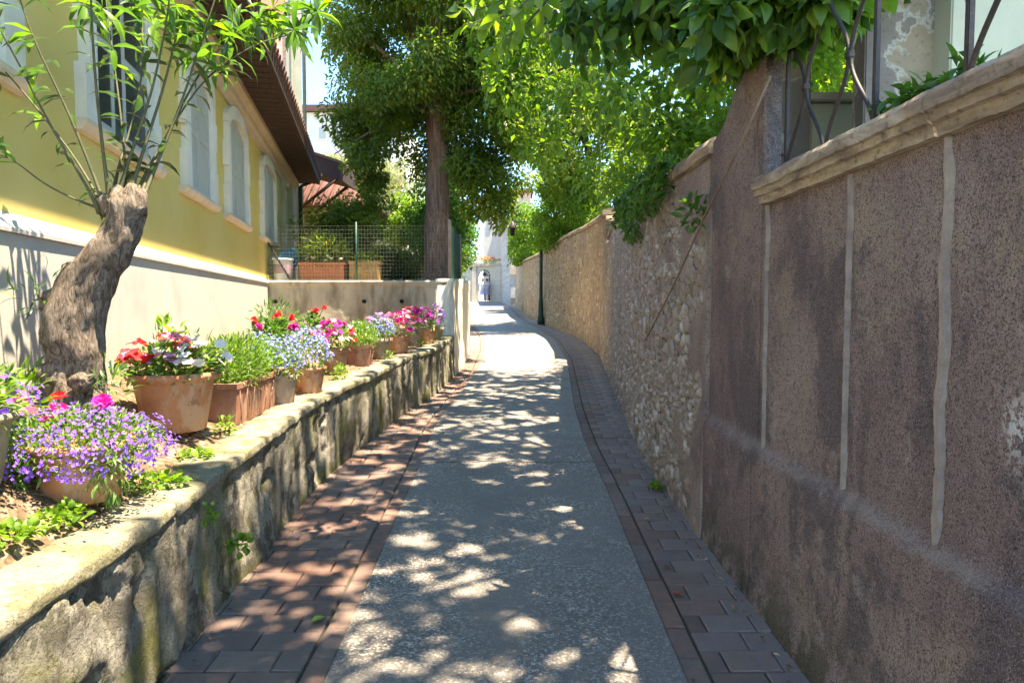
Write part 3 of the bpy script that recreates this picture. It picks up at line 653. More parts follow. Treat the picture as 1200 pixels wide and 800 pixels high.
# soil bed between low wall and house
def bedz(X, Y):
    c = g(Y)+CH+.05; xw = -1.73-.207*Y; f = np.clip((XL(Y)-.2-X)/np.maximum(XL(Y)-.2-xw, .05), 0, 1)
    return c*(1-f)+(1.13)*f+.05*(fbm(X*4, Y*4, 3)-.5)+.02*(fbm(X*15, Y*15, 7)-.5)
tag(sheet('flower_bed_soil', lambda Y: -1.76-.207*Y, lambda Y: XL(Y)-.20, np.arange(.3, YC+.1, .05), 34, bedz, M['soil']), kind='structure')
tag(sheet('upper_terrace', lambda Y: Y*0-25, lambda Y: XL(Y)-.25, np.arange(YC+.12, 45, .5), 40, lambda X, Y: 1.95+.03*np.clip(Y-14, 0, 30)+.06*(fbm(X*2, Y*2, 3)-.5), M['soil']), kind='structure')
# ================================================================== YELLOW HOUSE (left)
ang = math.atan(.207); K = math.hypot(1, .207)
house = empty('yellow_house', (-1.73, 0, 0), ang, 'yellow rendered house with grey shutters, pale plinth and dark overhanging eaves', 'house')
def hl(Y): return Y*K
MB().box(-6, 0, hl(-1), hl(17), .9, 4.45).build('wall', M['yellow'], house)
mb = MB(); mb.box(-.2, .055, hl(-1), hl(11.9), .6, 1.93); mb.build('plinth', M['plinth'], house)
mb = MB(); mb.prism([(-.1,1.932),(.075,1.932),(.078,1.952),(.0,2.035),(-.1,2.035)], 'y', hl(-1), hl(11.86)); mb.build('plinth_ledge', M['white_paint'], house)
for k, (a, b) in enumerate([(1.9,3.5),(4.25,5.8),(6.6,7.98),(8.6,10.2),(11.45,13.3)]):
    a = hl(a); b = hl(b); c = (a+b)/2; hw = (b-a)/2; z0, z1 = 2.72, 4.02
    iw = hw-.2
    def arc(w, zt_, rise, n=10): return [(c+w*math.cos(t_), zt_-rise+rise*math.sin(t_)) for t_ in np.linspace(0, PI, n+1)]
    root = MB()
    # stepped surround built as left jamb, right jamb and arched head
    for sgn in (-1, 1):
        steps = [(z0-.02,z0+.32,.0),(z0+.32,z0+.56,-.07),(z0+.56,z0+.86,.0),(z0+.86,z1-.2,-.07)]
        for (za, zb2, dw) in steps:
            y_in = c+sgn*iw; y_out = c+sgn*(hw+dw); root.box(-.05, .065, min(y_in,y_out), max(y_in,y_out), za, zb2)
    arch = arc(iw, z1-.05, .18); outer = [(c+(hw-.04), z1-.2)]+[(c+(hw-.04)*math.cos(t_), z1-.2+.32*math.sin(t_)) for t_ in np.linspace(0, PI, 11)]
    for i in range(10):
        a0, a1 = arch[i], arch[i+1]; o0 = outer[i+1]; o1 = outer[i+2] if i+2 < len(outer) else outer[-1]
        q = [a0, a1, o1, o0]
        A = [root.bm.verts.new((.065, *p)) for p in q]; B = [root.bm.verts.new((-.05, *p)) for p in q]
        root.bm.faces.new(A); root.bm.faces.new(B[::-1])
        for i2 in range(4):
            j2 = (i2+1) % 4; root.bm.faces.new((A[j2], A[i2], B[i2], B[j2]))
    win = root.build('window', M['white_paint'], house)
    gap = .16 if k == 1 else .012
    for sgn in (-1, 1):
        mb = MB(); e0 = c+sgn*gap*(1 if sgn < 0 else .1); e1 = c+sgn*iw; lo, hi = min(e0, e1), max(e0, e1)
        mb.box(-.04, .008, lo, hi, z0, z1-.06)
        for e in (lo+.03, hi-.03): mb.box(.008, .018, e-.03, e+.03, z0, z1-.10)
        mb.box(.008,.017,lo+.06,hi-.06,z0+.55,z0+.62); mb.box(.008,.017,lo+.06,hi-.06,z0+.002,z0+.06)
        mb.build('shutter', M['shutter'], win)
    MB().box(-.045, -.02 if k != 1 else .0125, c-iw, c+iw, z0-.01, z1).build('opening_shade', M['gap_shade'], win)  # dark panel painted as the shade inside the opening
    mb = MB(); mb.prism([(-.05,z0-.09),(.05,z0-.09),(.085,z0-.05),(.085,z0-.022),(-.05,z0-.022)], 'y', c-hw-.06, c+hw+.06); mb.build('sill', M['sill'], win)
mb = MB(); mb.prism([(-.1,4.10),(.03,4.10),(.05,4.17),(.09,4.20),(.10,4.27),(.17,4.33),(.18,4.40),(-.1,4.40)], 'y', hl(-1), hl(16.6)); mb.build('cornice', M['cornice'], house)
mb = MB(); mb.prism([(-3,5.6),(.62,4.46),(.62,4.40),(-3,5.5)], 'y', hl(-1), hl(16.2))
y = -.8
while y < 16.4: mb.prism([(-.05,4.405),(.60,4.405),(.60,4.388),(-.05,4.388)], 'y', hl(y)-.10, hl(y)+.10); y += .215
mb.prism([(-.05,4.402),(.61,4.402),(.61,4.435),(-.05,4.435)], 'y', hl(-1), hl(16.2))
mb.build('roof_timber', M['dark_wood'], house)
mb = MB(); mb.prism([(.60,4.33),(.66,4.33),(.68,4.50),(.60,4.50)], 'y', hl(-1), hl(16.25)); mb.build('fascia', M['dark_wood'], house)
mb = MB()
y = -1.0
while y < 16.2:
    mb.tube([(.70,hl(y),4.49),(-3,hl(y),5.66)], .075, 8); y += .2
mb.build('roof_tiles', M['tile'], house)
mb = MB(); mb.box(-.2, .12, hl(15.6), hl(16.4), 1.9, 4.32); mb.box(-.1,.08, hl(14.3), hl(14.6), 1.9, 4.1); mb.build('pilaster', M['stucco_grey'], house)
o = MB().tube([(.2,hl(16.45),1.95),(.2,hl(16.45),4.3),(.45,hl(16.4),4.42)], .05, 10).build('drainpipe', M['green_metal'], house)
# tall building beyond it
tb = empty('tall_building', (-5.13, 17.4, 0), .30, 'tall pink block-built building with grey-green corner strip rising above the dark eaves', 'building')
MB().box(-6, -.36, 0, 8, 1.9, 16).build('wall', M['pink_block'], tb)
mb = MB(); mb.box(-.358, 0, -.05, 8, 1.9, 16); mb.box(-.24, -.20, -.08, -.05, 1.9, 16); mb.build('corner_strip', M['stucco_grey'], tb)
MB().box(-6, -.36, -.04, -.002, 8.4, 11.5).build('orange_band', M['orange_paint'], tb)
MB().tube([(.06,.1,4.6),(.06,.1,16)], .045, 10).build('downpipe', M['wire'], tb)
# canopy
cn = empty('porch_canopy', (-4.75, 16.9, 0), 0, 'small dark wooden canopy on brackets projecting past the end of the yellow house', 'canopy')
MB().prism([(-.35,5.32),(.70,4.97),(.70,4.90),(-.35,5.25)], 'y', -.03, 1.33).build('canopy_roof', M['dark_wood'], cn)
MB().prism([(-.35,5.245),(.66,4.905),(.66,4.52),(-.35,4.80)], 'y', 0, 1.3).build('soffit', M['dark_wood'], cn)
MB().prism([(.663,4.50),(.72,4.50),(.72,4.895),(.663,4.895)], 'y', -.02, 1.32).build('fascia', M['dark_wood'], cn)
for yy in (.08, 1.2): MB().tube([(-.3,yy,3.9),(.6,yy,4.62)], .04, 6).build('bracket', M['dark_wood'], cn)
# tiled house behind
hb = empty('tiled_house', (-5.6, 20, 0), 0, 'low green-yellow house with red clay tiled hip roof behind the planters', 'house')
MB().box(-2, 1.35, 0, 6, 1.9, 4.35).build('wall', simple('olive_render', (.40,.36,.14), (.32,.30,.13), 2, .9), hb)
mb = MB(); 
V0 = [(-2.3,-.35,4.3),(1.65,-.35,4.3),(1.65,6.3,4.3),(-2.3,6.3,4.3)]; rdg = [(-.4,1.6,5.75),(-.4,4.4,5.75)]
mb.poly([V0[0],V0[1],rdg[0]]); mb.poly([V0[1],V0[2],rdg[1],rdg[0]]); mb.poly([V0[2],V0[3],rdg[1]]); mb.poly([V0[3],V0[0],rdg[0],rdg[1]]); mb.poly(V0[::-1])
for k in range(20):                                           # tile courses on the two visible slopes
    f = (k+.5)/20; x = -2.3+3.95*f; tt = min((x+2.3)/1.9, (1.65-x)/2.05, 1)
    mb.tube([(x,-.37,4.33),(x,-.35+1.95*tt,4.33+1.45*tt)], .07, 6)
for k in range(30):
    y = -.3+6.5*(k+.5)/30; tt = min((y+.35)/1.95, (6.3-y)/1.9, 1)
    mb.tube([(1.67,y,4.33),(1.65-2.05*tt,y,4.33+1.45*tt)], .07, 6)
mb.build('roof', M['tile'], hb)
# far buildings
def block(name, label, px0, px1, pyt, Y, depth, m, z0=1.5, wins=(), extra=None):
    a = at_Y(px0, pyt, Y); b = at_Y(px1, pyt, Y); r = empty(name, ((a[0]+b[0])/2, Y, z0), 0, label, 'building')
    w = (b[0]-a[0])/2; h = a[2]-z0
    MB().box(-w, w, 0, depth, 0, h).build('wall', m, r)
    for (p0, q0, p1, q1) in wins:
        u = at_Y(p0, q0, Y); v = at_Y(p1, q1, Y)
        x0, x1 = u[0]-r.location[0], v[0]-r.location[0]; zt_, zb_ = u[2]-z0, v[2]-z0
        wn = MB().box(x0, x1, -.08, .02, zb_, zt_).build('window', M['white_paint'], r)
        MB().box(x0+.12, x1-.12, -.10, -.085, zb_+.12, zt_-.12).build('pane', M['shutter'], wn)
    if extra: extra(r, w, h)
    return r
def ex1(r, w, h):
    MB().box(-w-.3, w+.3, -.4, 5, h, h+.5).build('roof', M['tile'], r)
    MB().box(-w+.02, w-.02, -.9, -.005, h*.60, h*.64).build('balcony', M['red_far'], r)
    mb = MB()
    for k in range(14): mb.box(-w+2*w*k/13-.04, -w+2*w*k/13+.04, -.9, -.84, h*.641, h*.72)
    mb.build('railing', M['red_far'], r)
block('apartment_building', 'far pale apartment block with red balcony seen between the canopy and the big tree', 340, 470, 132, 55, 12, M['white_far'], wins=[(372,148,384,165),(395,148,407,165),(415,150,427,167),(395,195,407,212),(372,195,384,212)], extra=ex1)
def ex2(r, w, h):
    MB().box(-w-.25, w+.25, -.35, 4, h, h+.4).build('roof', M['tile'], r)
block('pink_building', 'distant sunlit salmon pink building with tall grey window above the lane end', 588, 622, 226, 72, 8, M['pink_far'], wins=[(593.5,233,600,258),(610,236,616,250)], extra=ex2)
block('pale_building', 'distant pale building left of the salmon pink one beyond the lane end', 566, 587, 246, 80, 8, M['white_far'], wins=[(572,256,577,266)])
# grey stone building at lane end, right
gb = empty('stone_building', (0, 43.5, 0), 0, 'grey stone block building with pale door at the right of the lane end', 'building')
c1 = at_Y(598, 350, 43.6)[0]; c2 = at_Y(587, 350, 53)[0]
mb = MB(); mb.prism([(c1,0),(c2,9.5),(c2+8,9.5),(c1+8,0)], 'z', 1.2, 6.6); mb.build('wall', M['ashlar'], gb)
d0 = at_Y(598.6, 322, 43.4); d1 = at_Y(607, 349, 43.4)
dr = MB().box(d0[0], d1[0]+.1, -.06, .02, d1[2], d0[2]).build('door', simple('pale_door', (.58,.60,.64)), gb)
MB().box(d0[0]-.05, d1[0]+.2, -.12, .02, d0[2]+.004, d0[2]+.55).build('lintel', M['cornice'], gb)
mb = MB(); mb.prism([(c1-.2,-.2),(c2-.2,9.7),(c2+8,9.7),(c1+8,-.2)], 'z', 6.604, 6.85); mb.build('roof', M['tile'], gb)
# gate wall
YG = 53.0; gz = float(g(YG))
gw = empty('gate_wall', (0, YG, gz), 0, 'cream stone gateway wall with arched opening closing the lane', 'wall')
X0 = at_Y(551, 350, YG)[0]; X1 = at_Y(586.5, 350, YG)[0]; zt_ = at_Y(560, 312, YG)[2]-gz; xa = at_Y(561, 350, YG)[0]; xb = at_Y(574.3, 350, YG)[0]; za = at_Y(560, 316, YG)[2]-gz
cxa = (xa+xb)/2; ra = (xb-xa)/2
arcp = [(cxa+ra*math.cos(t_), za-ra+ra*math.sin(t_)) for t_ in np.linspace(0, PI, 13)]
mb = MB(); mb.box(X0-6, xa, 0, .5, -.2, zt_); mb.box(xb, X1, 0, .5, -.2, zt_)
for i in range(12):
    q = [arcp[i], arcp[i+1], (arcp[i+1][0], zt_), (arcp[i][0], zt_)]
    A = [mb.bm.verts.new((p[0], 0, p[1])) for p in q]; B = [mb.bm.verts.new((p[0], .5, p[1])) for p in q]
    mb.bm.faces.new(A); mb.bm.faces.new(B[::-1]); mb.bm.faces.new((A[0],A[1],B[1],B[0]))
mb.build('wall', M['gate_stone'], gw)
MB().box(X0-6, X1+.05, -.15, .6, zt_+.002, zt_+.22).build('cornice', M['cornice'], gw)
mb = MB(); mb.box(X1-.45, X1-.02, -.18, -.003, -.2, zt_-.002); mb.box(X0+.15, X0+.45, -.12, -.003, -.2, zt_-.002); mb.build('pilaster', M['gate_stone'], gw)
gt = empty('iron_gate', (cxa, YG+.25, gz), 0, 'black wrought iron arched grille in the gateway at the lane end', 'gate')
mb = MB()
for k in range(-3, 4):
    a_ = ra*.96*k/3.3; mb.tube([(0,0,za-ra),(a_*.95,0,za-ra+math.sqrt(max(0,(ra*.96)**2-(a_*.95)**2)))], .025, 5)
mb.tube([(ra*.95*math.cos(t_),0,za-ra+ra*.95*math.sin(t_)) for t_ in np.linspace(0, PI, 13)], .035, 5); mb.tube([(ra*.5*math.cos(t_),0,za-ra+ra*.5*math.sin(t_)) for t_ in np.linspace(0, PI, 9)], .025, 5)
mb.tube([(-ra,0,za-ra),(ra,0,za-ra)], .04, 5); mb.build('fanlight_grille', M['iron'], gt)
mb = MB()
for k in range(5): mb.tube([(ra*.97-.03*k*1.0,.1+.16*k,.05),(ra*.97-.03*k,.1+.16*k,za-ra)], .02, 5)
for zz in (.1, 1.0, za-ra-.05): mb.tube([(ra*.97,.1,zz),(ra*.85,.75,zz)], .022, 5)
mb.build('gate_leaf', M['iron'], gt)
tag(sheet('courtyard', lambda Y: Y*0-8, lambda Y: Y*0+1, [53.4, 57, 61], 3, lambda X, Y: g(Y)+.01, simple('courtyard_paving', (.30,.24,.22))), kind='structure')
# ================================================================== PEOPLE (small, in the gateway)
def person(loc, rz, label, top, skirt, hairc, flip=1):
    r = empty('person', loc, rz, label, 'person', 'people in the gateway')
    V = [(0,0,.95),(0,0,1.15),(0,0,1.38),(0,0,1.47),(0,-.01,1.56),(0,-.015,1.66)]; R = [.15,.125,.15,.06,.085,.075]; E = [(0,1),(1,2),(2,3),(3,4),(4,5)]
    def add(p, rr, par): V.append(p); R.append(rr); E.append((par, len(V)-1)); return len(V)-1
    for s_ in (-1, 1):
        sw = .12*s_*flip
        a = add((.09*s_,0,.86), .095, 0); a = add((.10*s_,-sw*.6,.50), .06, a); a = add((.10*s_,sw*.4,.10), .038, a); add((.10*s_,sw*.4-.15,.035), .032, a)
        a = add((.19*s_,0,1.38), .055, 2); a = add((.25*s_,.02,1.12), .04, a); a = add((.25*s_,-.09,.90), .028, a); a = add((.25*s_,-.12,.83), .03, a)
        for k in range(4): b = add((.25*s_+(k-1.5)*.013,-.135,.775), .0075, a); add((.25*s_+(k-1.5)*.012,-.125,.735+.004*abs(k-1)), .0065, b)
        b = add((.25*s_-.03*s_,-.15,.80), .0085, a); add((.25*s_-.038*s_,-.16,.775), .007, b)
    me = bpy.data.meshes.new('body'); me.from_pydata(V, E, []); o = link('body', me, simple('skin', (.48,.28,.19), None, 5, .6), r)
    md = o.modifiers.new('skin', 'SKIN'); me.skin_vertices[0].data[0].use_root = True
    for i, rr in enumerate(R): me.skin_vertices[0].data[i].radius = (rr, rr*.85)
    o.modifiers.new('sub', 'SUBSURF').levels = 1; o.modifiers['sub'].render_levels = 2
    mb = MB(); mb.lathe([(.165,.92),(.15,1.05),(.165,1.2),(.185,1.36),(.12,1.43),(.07,1.455)], n=20, sy=.8)
    for s_ in (-1,1): mb.tube([(.15*s_,0,1.38),(.225*s_,.01,1.24)], [.075,.07], 10)
    mb.build('shirt', top, r)
    mb = MB(); mb.lathe([(.155,1.0),(.19,.86),(.22,.68),(.25,.52)], n=24, sy=.85, lobes=6, amp=.03); mb.build('skirt', skirt, r)
    mb = MB(); mb.lathe([(.001,1.75),(.06,1.735),(.088,1.68),(.095,1.62),(.085,1.56),(.07,1.50)], (0,.025,0), 18); mb.build('hair', simple('hair', hairc), r)
    mb = MB(); mb.box(-.012,.012,-.115,-.085,1.60,1.635, .004)
    for s_ in (-1,1): mb.box(.028*s_-.01,.028*s_+.01,-.098,-.08,1.635,1.65,.003)
    mb.box(-.022,.022,-.098,-.08,1.572,1.58,.002); mb.build('face', simple('face', (.32,.16,.11)), r)
px1 = at_Y(565.5, 350, YG-.9)[0]; px2 = at_Y(570.5, 350, YG-.2)[0]
person((px1, YG-.9, gz), .15, 'person in white top and pale lilac skirt at the left of the gateway', simple('white_cotton', (.75,.75,.80)), simple('lilac_skirt', (.55,.52,.68)), (.10,.06,.04))
person((px2, YG-.1, gz), -.3, 'person in pale pink dress at the right, just inside the gateway', simple('pink_cotton', (.66,.55,.62)), simple('mauve_skirt', (.45,.40,.52)), (.05,.035,.03), -1)
# ================================================================== RIGHT: GARDEN BUILDING, RAILINGS
rb = empty('garden_building', (2.2, 4.0, 2.1), 0, 'peeling grey and cream plastered building corner above the wall, behind the railings', 'building')
def wbox(px0, px1, Y, zt_, dep, m, name, z0=2.0):
    a = at_Y(px0, 100, Y)[0]; b = at_Y(px1, 100, Y)[0]
    return loc_mesh(MB().box(a, b, Y, Y+dep, z0, zt_, .008).build(name, m, rb), rb)
wbox(1013, 1112, 3.9, 5.2, .14, M['peeling'], 'pillar')
wbox(898, 951, 4.55, 3.75, .3, M['peeling'], 'pillar')
wbox(951.5, 1012, 4.75, 2.93, .25, M['cream'], 'parapet')
wbox(949, 1014, 4.70, 2.99, .34, M['sill'], 'parapet_coping', 2.934)
wbox(1112.5, 1330, 3.75, 5.2, .6, M['cream'], 'wall')
# railings
def railing(y0, y1, label):
    xr = float(nf(2))+.125; zb_ = 2.225; zt_ = 3.32
    r = empty('iron_railing', (xr, (y0+y1)/2, zb_), 0, label, 'railing', 'wrought iron railings on the wall')
    L = y1-y0; n = max(2, round(L/.205)); w = L/n; hp = .34
    for yy in (-L/2, L/2): MB().box(-.010,.010, yy-.010, yy+.010, -.03, zt_-zb_, .003).build('post', M['iron'], r)
    for j in range(n):
        c = -L/2+(j+.5)*w; P_ = []
        for k in range(60):
            z = .02+(zt_-zb_-.04)*k/59; s_ = (-1)**j*math.cos(PI*z/hp+PI)
            P_.append((0, c+s_*(w/2-.008), z))
        # bottom curl joining neighbours
        mb = MB(); mb.tube(P_, .0085, 7); mb.build('wavy_bar', M['iron'], r)
    for j in range(n-1):
        for q in range(5):
            if (j+q) % 2 == 1:
                z = q*hp
                if .02 < z < zt_-zb_: MB().box(-.014,.014, -L/2+(j+1)*w-.018, -L/2+(j+1)*w+.018, z-.014, z+.014, .004).build('collar', M['iron'], r)
    MB().box(-.012,.012,-L/2,L/2,-.002,.010).build('rail', M['iron'], r); MB().box(-.016,.016,-L/2,L/2,zt_-zb_,zt_-zb_+.012).build('rail', M['iron'], r)
railing(2.58, 3.40, 'wrought iron railing panel nearest the pier, half hidden under the overhanging leaves')
railing(.9, 2.06, 'wrought iron railing panel in front of the cream wall at the top right')
# cable
mb = MB(); P_ = [at_X(903,90,1.10), at_X(860,185,1.10), at_X(825,255,1.12)]
P_ = [tuple(p) for p in P_]
for (px, py) in ((800,315),(778,360),(758,398)):
    y = on_ground(px, 500)[1]
    best = min(np.arange(4.3, 8, .02), key=lambda Y: abs(proj(np.array([[float(XR(Y))-.02, Y, 1.6]]))[0][0]-px))
    p = at_Y(px, py, best); P_.append((p[0]-.01, p[1], p[2]))
mb.tube(P_, .006, 6)
tag(mb.build('cable', M['cable']), 'thin brown cable slanting down across the pier and the grey rubble wall', 'cable')
# lamp post
xl_ = at_Y(634, 300, 25.5)[0]; lp = empty('lamp_post', (xl_, 25.5, float(g(25.5))), 0, 'dark green lamp post with side arm against the brown rubble wall', 'street lamp')
top = at_Y(634, 256, 25.5)[2]-lp.location[2]; arm = at_Y(600.5, 256, 25.5)[0]-xl_
MB().lathe([(.001,0),(.13,0),(.13,.25),(.10,.3),(.085,.9),(.065,.95),(.06,top),(.001,top+.08)], n=16).build('pole', M['green_metal'], lp)
MB().tube([(0,0,top-.12),(arm*.5,0,top-.1),(arm,0,top-.1)], .022, 8).tube([(0,0,top-.6),(arm*.35,0,top-.12)], .015, 6).build('arm', M['green_metal'], lp)
MB().tube([(arm,0,top-.1),(arm,0,top+.55),(arm+.08,0,top+.8),(arm+.25,0,top+.9),(arm+.4,0,top+.75)], .018, 8).build('scroll', M['green_metal'], lp)
ln = MB().lathe([(.001,top-.08),(.05,top-.12),(.17,top-.34),(.17,top-.37),(.10,top-.37),(.07,top-.62),(.001,top-.64)], (arm,0,0), 12).build('lantern', M['iron'], lp)
# ================================================================== TERRACE ITEMS
YT = 12.3
def tp(px, Y=YT): return at_Y(px, 330, Y)[0]
fn = empty('wire_fence', (-2.6, 12.02, 1.98), 0, 'thin wire mesh fence with rusty end post on top of the cement wall', 'fence')
def fx(px): return tp(px, 12.02)+2.6
MB().tube([(fx(302),0,-.02),(fx(302),0,1.12)], .03, 8, .2).build('post', M['rust'], fn)
MB().tube([(fx(303),0,.95),(fx(338),.1,.02)], .018, 8).build('brace', M['iron'], fn)
MB().box(fx(527.5)-.025, fx(527.5)+.025, -.03,.02,-.02,1.02).build('post', M['wood_post'], fn)
MB().tube([(fx(418),0,0),(fx(418),0,1.0)], .016, 8).build('post', M['green_mesh'], fn)
mb = MB()
def wire(a, b, r=.0016):
    mb.tube([a, b], r, 3, cap=False)
x0, x1 = fx(303), fx(527); nW = 62
for k in range(nW): x = x0+(x1-x0)*k/(nW-1); wire((x,0,.0),(x,0,.92+.03*math.sin(x*2)))
for k in range(15): wire((x0,0,.03+.064*k),(x1,0,.03+.064*k+.01*math.sin(k)))
mb.build('wire_mesh', M['wire'], fn)
fn2 = empty('wire_fence', (float(XL(13.5))-.15, 13.4, 2.03), 0, 'green wire mesh fence turning along the lane beside the big trunk', 'fence')
mb = MB()
for k in range(40): y = -1.3+2.6*k/39; mb.tube([(0,y,0),(0,y,.95)], .003, 3, cap=False)
for k in range(16): mb.tube([(0,-1.3,.02+.062*k),(0,1.3,.02+.062*k)], .003, 3, cap=False)
mb.build('wire_mesh', M['green_mesh'], fn2)
for yy in (-1.28, 1.28): MB().tube([(0,yy,-.05),(0,yy,1.0)], .022, 8).build('post', M['wire'], fn2)
def trough(name, loc, rz, L, W, Hh, m, label, ribs=0, taper=.82, group=None):
    r = empty(name, loc, rz, label, 'planter', group); mb = MB()
    def ring(w, l, z): return [(-w/2,-l/2,z),(w/2,-l/2,z),(w/2,l/2,z),(-w/2,l/2,z)]
    rings = [ring(W*taper,L*(1-(1-taper)*W/L),0), ring(W*.97,L*.97,Hh*.86), ring(W*1.04,L*1.03,Hh*.87), ring(W*1.05,L*1.04,Hh), ring(W*.92,L*.95,Hh), ring(W*.88,L*.93,Hh*.86)]
    vs = [[mb.bm.verts.new(p) for p in q] for q in rings]
    for a, b in zip(vs[:-1], vs[1:]):
        for k in range(4): mb.bm.faces.new((a[k], a[(k+1)%4], b[(k+1)%4], b[k]))
    mb.bm.faces.new(vs[0]); mb.bm.faces.new(vs[-1])
    if ribs:
        for k in range(ribs):
            y = -L*.44+L*.88*k/(ribs-1)
            for s_ in (-1,1): mb.tube([(s_*W*taper/2,y*taper,.02),(s_*W*.485,y,Hh*.86)], .006, 5)
    bmesh.ops.recalc_face_normals(mb.bm, faces=mb.bm.faces)
    mb.build('pot', m, r); return r
# foliage helpers for pots
def bush(name, parent, c, r, n, L, W, m, kind='leaf', seed=0, up=.6, keep=None, curl=.3):
    rng = np.random.default_rng(seed); d = rand_dirs(n, rng); rad = rng.random((n,1))**.4
    P = np.asarray(c)+d*rad*np.asarray(r)
    if keep is not None: k = keep(P); P = P[k]; d = d[k]
    n = len(P); D = d*.9+rng.normal(size=(n,3))*.45+np.array([0,0,up]); N = rng.normal(size=(n,3))*.5+np.array([0,0,1])
    sz = rng.uniform(.6,1.2,n); me = leaf_mesh(name, P, D, N, L*sz, W*sz, kind, np.clip(rng.normal(.5,.25,n),0,1), curl=curl, rng=rng)
    return link(name, me, m, parent)
def florets(name, parent, c, r, n, size, m, seed=0, zmin=-.15):
    """many small flowers of three petals each over the surface of a mass"""
    rng = np.random.default_rng(seed); d = rand_dirs(n*2, rng); d = d[d[:,2] > zmin][:n]; n = len(d)
    clump = np.sin(d[:,0]*9+seed)*np.cos(d[:,1]*8)*.08
    P = np.asarray(c)+d*np.asarray(r)*(rng.uniform(.85,1.12,n)+clump)[:,None]
    nrm = unit(d+rng.normal(size=(n,3))*.35+np.array([.2,-.2,.4])); ref = unit(np.cross(nrm, rng.normal(size=(n,3))))
    oth = np.cross(nrm, ref); Ps = []; Ds = []; Ns = []
    for k in range(4):
        a = k*PI/2+.3; Ps.append(P); Ds.append(ref*math.cos(a)+oth*math.sin(a)+nrm*.15); Ns.append(nrm)
    rn = np.tile(rng.random(n), 4); sz = np.tile(rng.uniform(.7,1.2,n), 4)
    me = leaf_mesh(name, np.concatenate(Ps), np.concatenate(Ds), np.concatenate(Ns), size*.55*sz, size*.5*sz, 'kite', rn, curl=.1)
    o = link(name, me, m, parent); o['kind'] = 'stuff'; return o
BL = {}
def blossom_mesh(col, double=False):
    key = (col, double)
    if key in BL: return BL[key]
    V = [(0,0,.0)]; Fs = []; n = 30
    for ring, (rr, zz) in enumerate(((.4,.14),(.8,.22),(1.0,.16))):
        for k in range(n):
            a = 2*PI*k/n; lob = 1-.20*abs(math.cos(2.5*a))**6*(ring > 0)
            V.append((rr*lob*math.cos(a), rr*lob*math.sin(a), zz+.05*math.sin(5*a)*(ring > 0)))
    for k in range(n): Fs.append((0, 1+k, 1+(k+1)%n))
    Fq = [(1+r_*n+k, 1+(r_+1)*n+k, 1+(r_+1)*n+(k+1)%n, 1+r_*n+(k+1)%n) for r_ in range(2) for k in range(n)]
    if double:
        b = len(V)
        for q in range(40):
            a = random.random()*2*PI; rr = random.random()**.5*.6; z = .25+.5*(1-rr)
            V += [(rr*math.cos(a),rr*math.sin(a),z-.2),(rr*math.cos(a)+.3*math.cos(a+1),rr*math.sin(a)+.3*math.sin(a+1),z+.1),(rr*math.cos(a)-.2*math.cos(a+1),rr*math.sin(a)+.25*math.sin(a),z+.12)]
            Fs.append((b,b+1,b+2)); b += 3
    me = np_mesh('blossom', V, [np.array(Fs), np.array(Fq)], rnd=[0.1 if i == 0 else random.random() for i in range(len(V))], smooth=True)
    me.materials.append(PT[col]); BL[key] = me; return me
def blossoms(parent, items):
    """items: (x,y,z,size,colour,double)"""
    for (x, y, z, s_, col, dbl) in items:
        o = bpy.data.objects.new('blossom', blossom_mesh(col, dbl)); C.objects.link(o); o.parent = parent
        o.location = (x, y, z); o.scale = (s_,)*3
        o.rotation_euler = (random.uniform(.2,.9), random.uniform(-.3,.5), random.uniform(0,6.28))
def dome(c, r, n, colors, size, seed, dbl=False, side=-.1):
    rng = random.Random(seed); out = []
    for k in range(n):
        a = rng.uniform(0,2*PI); e = math.asin(rng.uniform(.05,1)); x = math.cos(e)*math.cos(a); y = math.cos(e)*math.sin(a); z = math.sin(e)
        if y > .55 and z < .7: y = -y
        out.append((c[0]+r[0]*x, c[1]+r[1]*y, c[2]+r[2]*z, size*rng.uniform(.8,1.2), rng.choice(colors), dbl))
    return out
def round_pot(loc, R, Hh, m, label, style='rolled', group='potted flowers along the low wall'):
    r = empty('flower_pot', loc, random.uniform(0,1), label, 'flower pot', group); mb = MB()
    if style == 'rolled': prof = [(.001,.0),(R*.66,0),(R*.68,.01),(R*.86,Hh*.80),(R*.90,Hh*.86),(R*1.0,Hh*.90),(R*1.03,Hh*.95),(R*.99,Hh),(R*.90,Hh),(R*.86,Hh*.9),(.001,Hh*.88)]
    else: prof = [(.001,0),(R*.7,0),(R*.78,Hh*.3),(R*.9,Hh*.74),(R*1.0,Hh*.76),(R*1.02,Hh),(R*.93,Hh),(R*.88,Hh*.88),(.001,Hh*.86)]
    mb.lathe(prof, n=40); mb.build('pot', m, r); return r
def gz_bed(x, y): return float(bedz(np.array(x), np.array(y)))
GP = 'potted flowers along the low wall'
# --- P0 partial pot at far left
p = (-1.945, 2.42); r = round_pot((p[0],p[1],gz_bed(*p)-.01), .19, .26, M['stone_pot'], 'lichen-grey pot at the left picture edge, mostly cut off')
bush('foliage', r, (0,0,.30), (.2,.2,.14), 500, .07, .02, M['lf_pot'], seed=1); florets('flowers', r, (.05,-.05,.29), (.22,.22,.14), 120, .022, PT['violet'], 2)
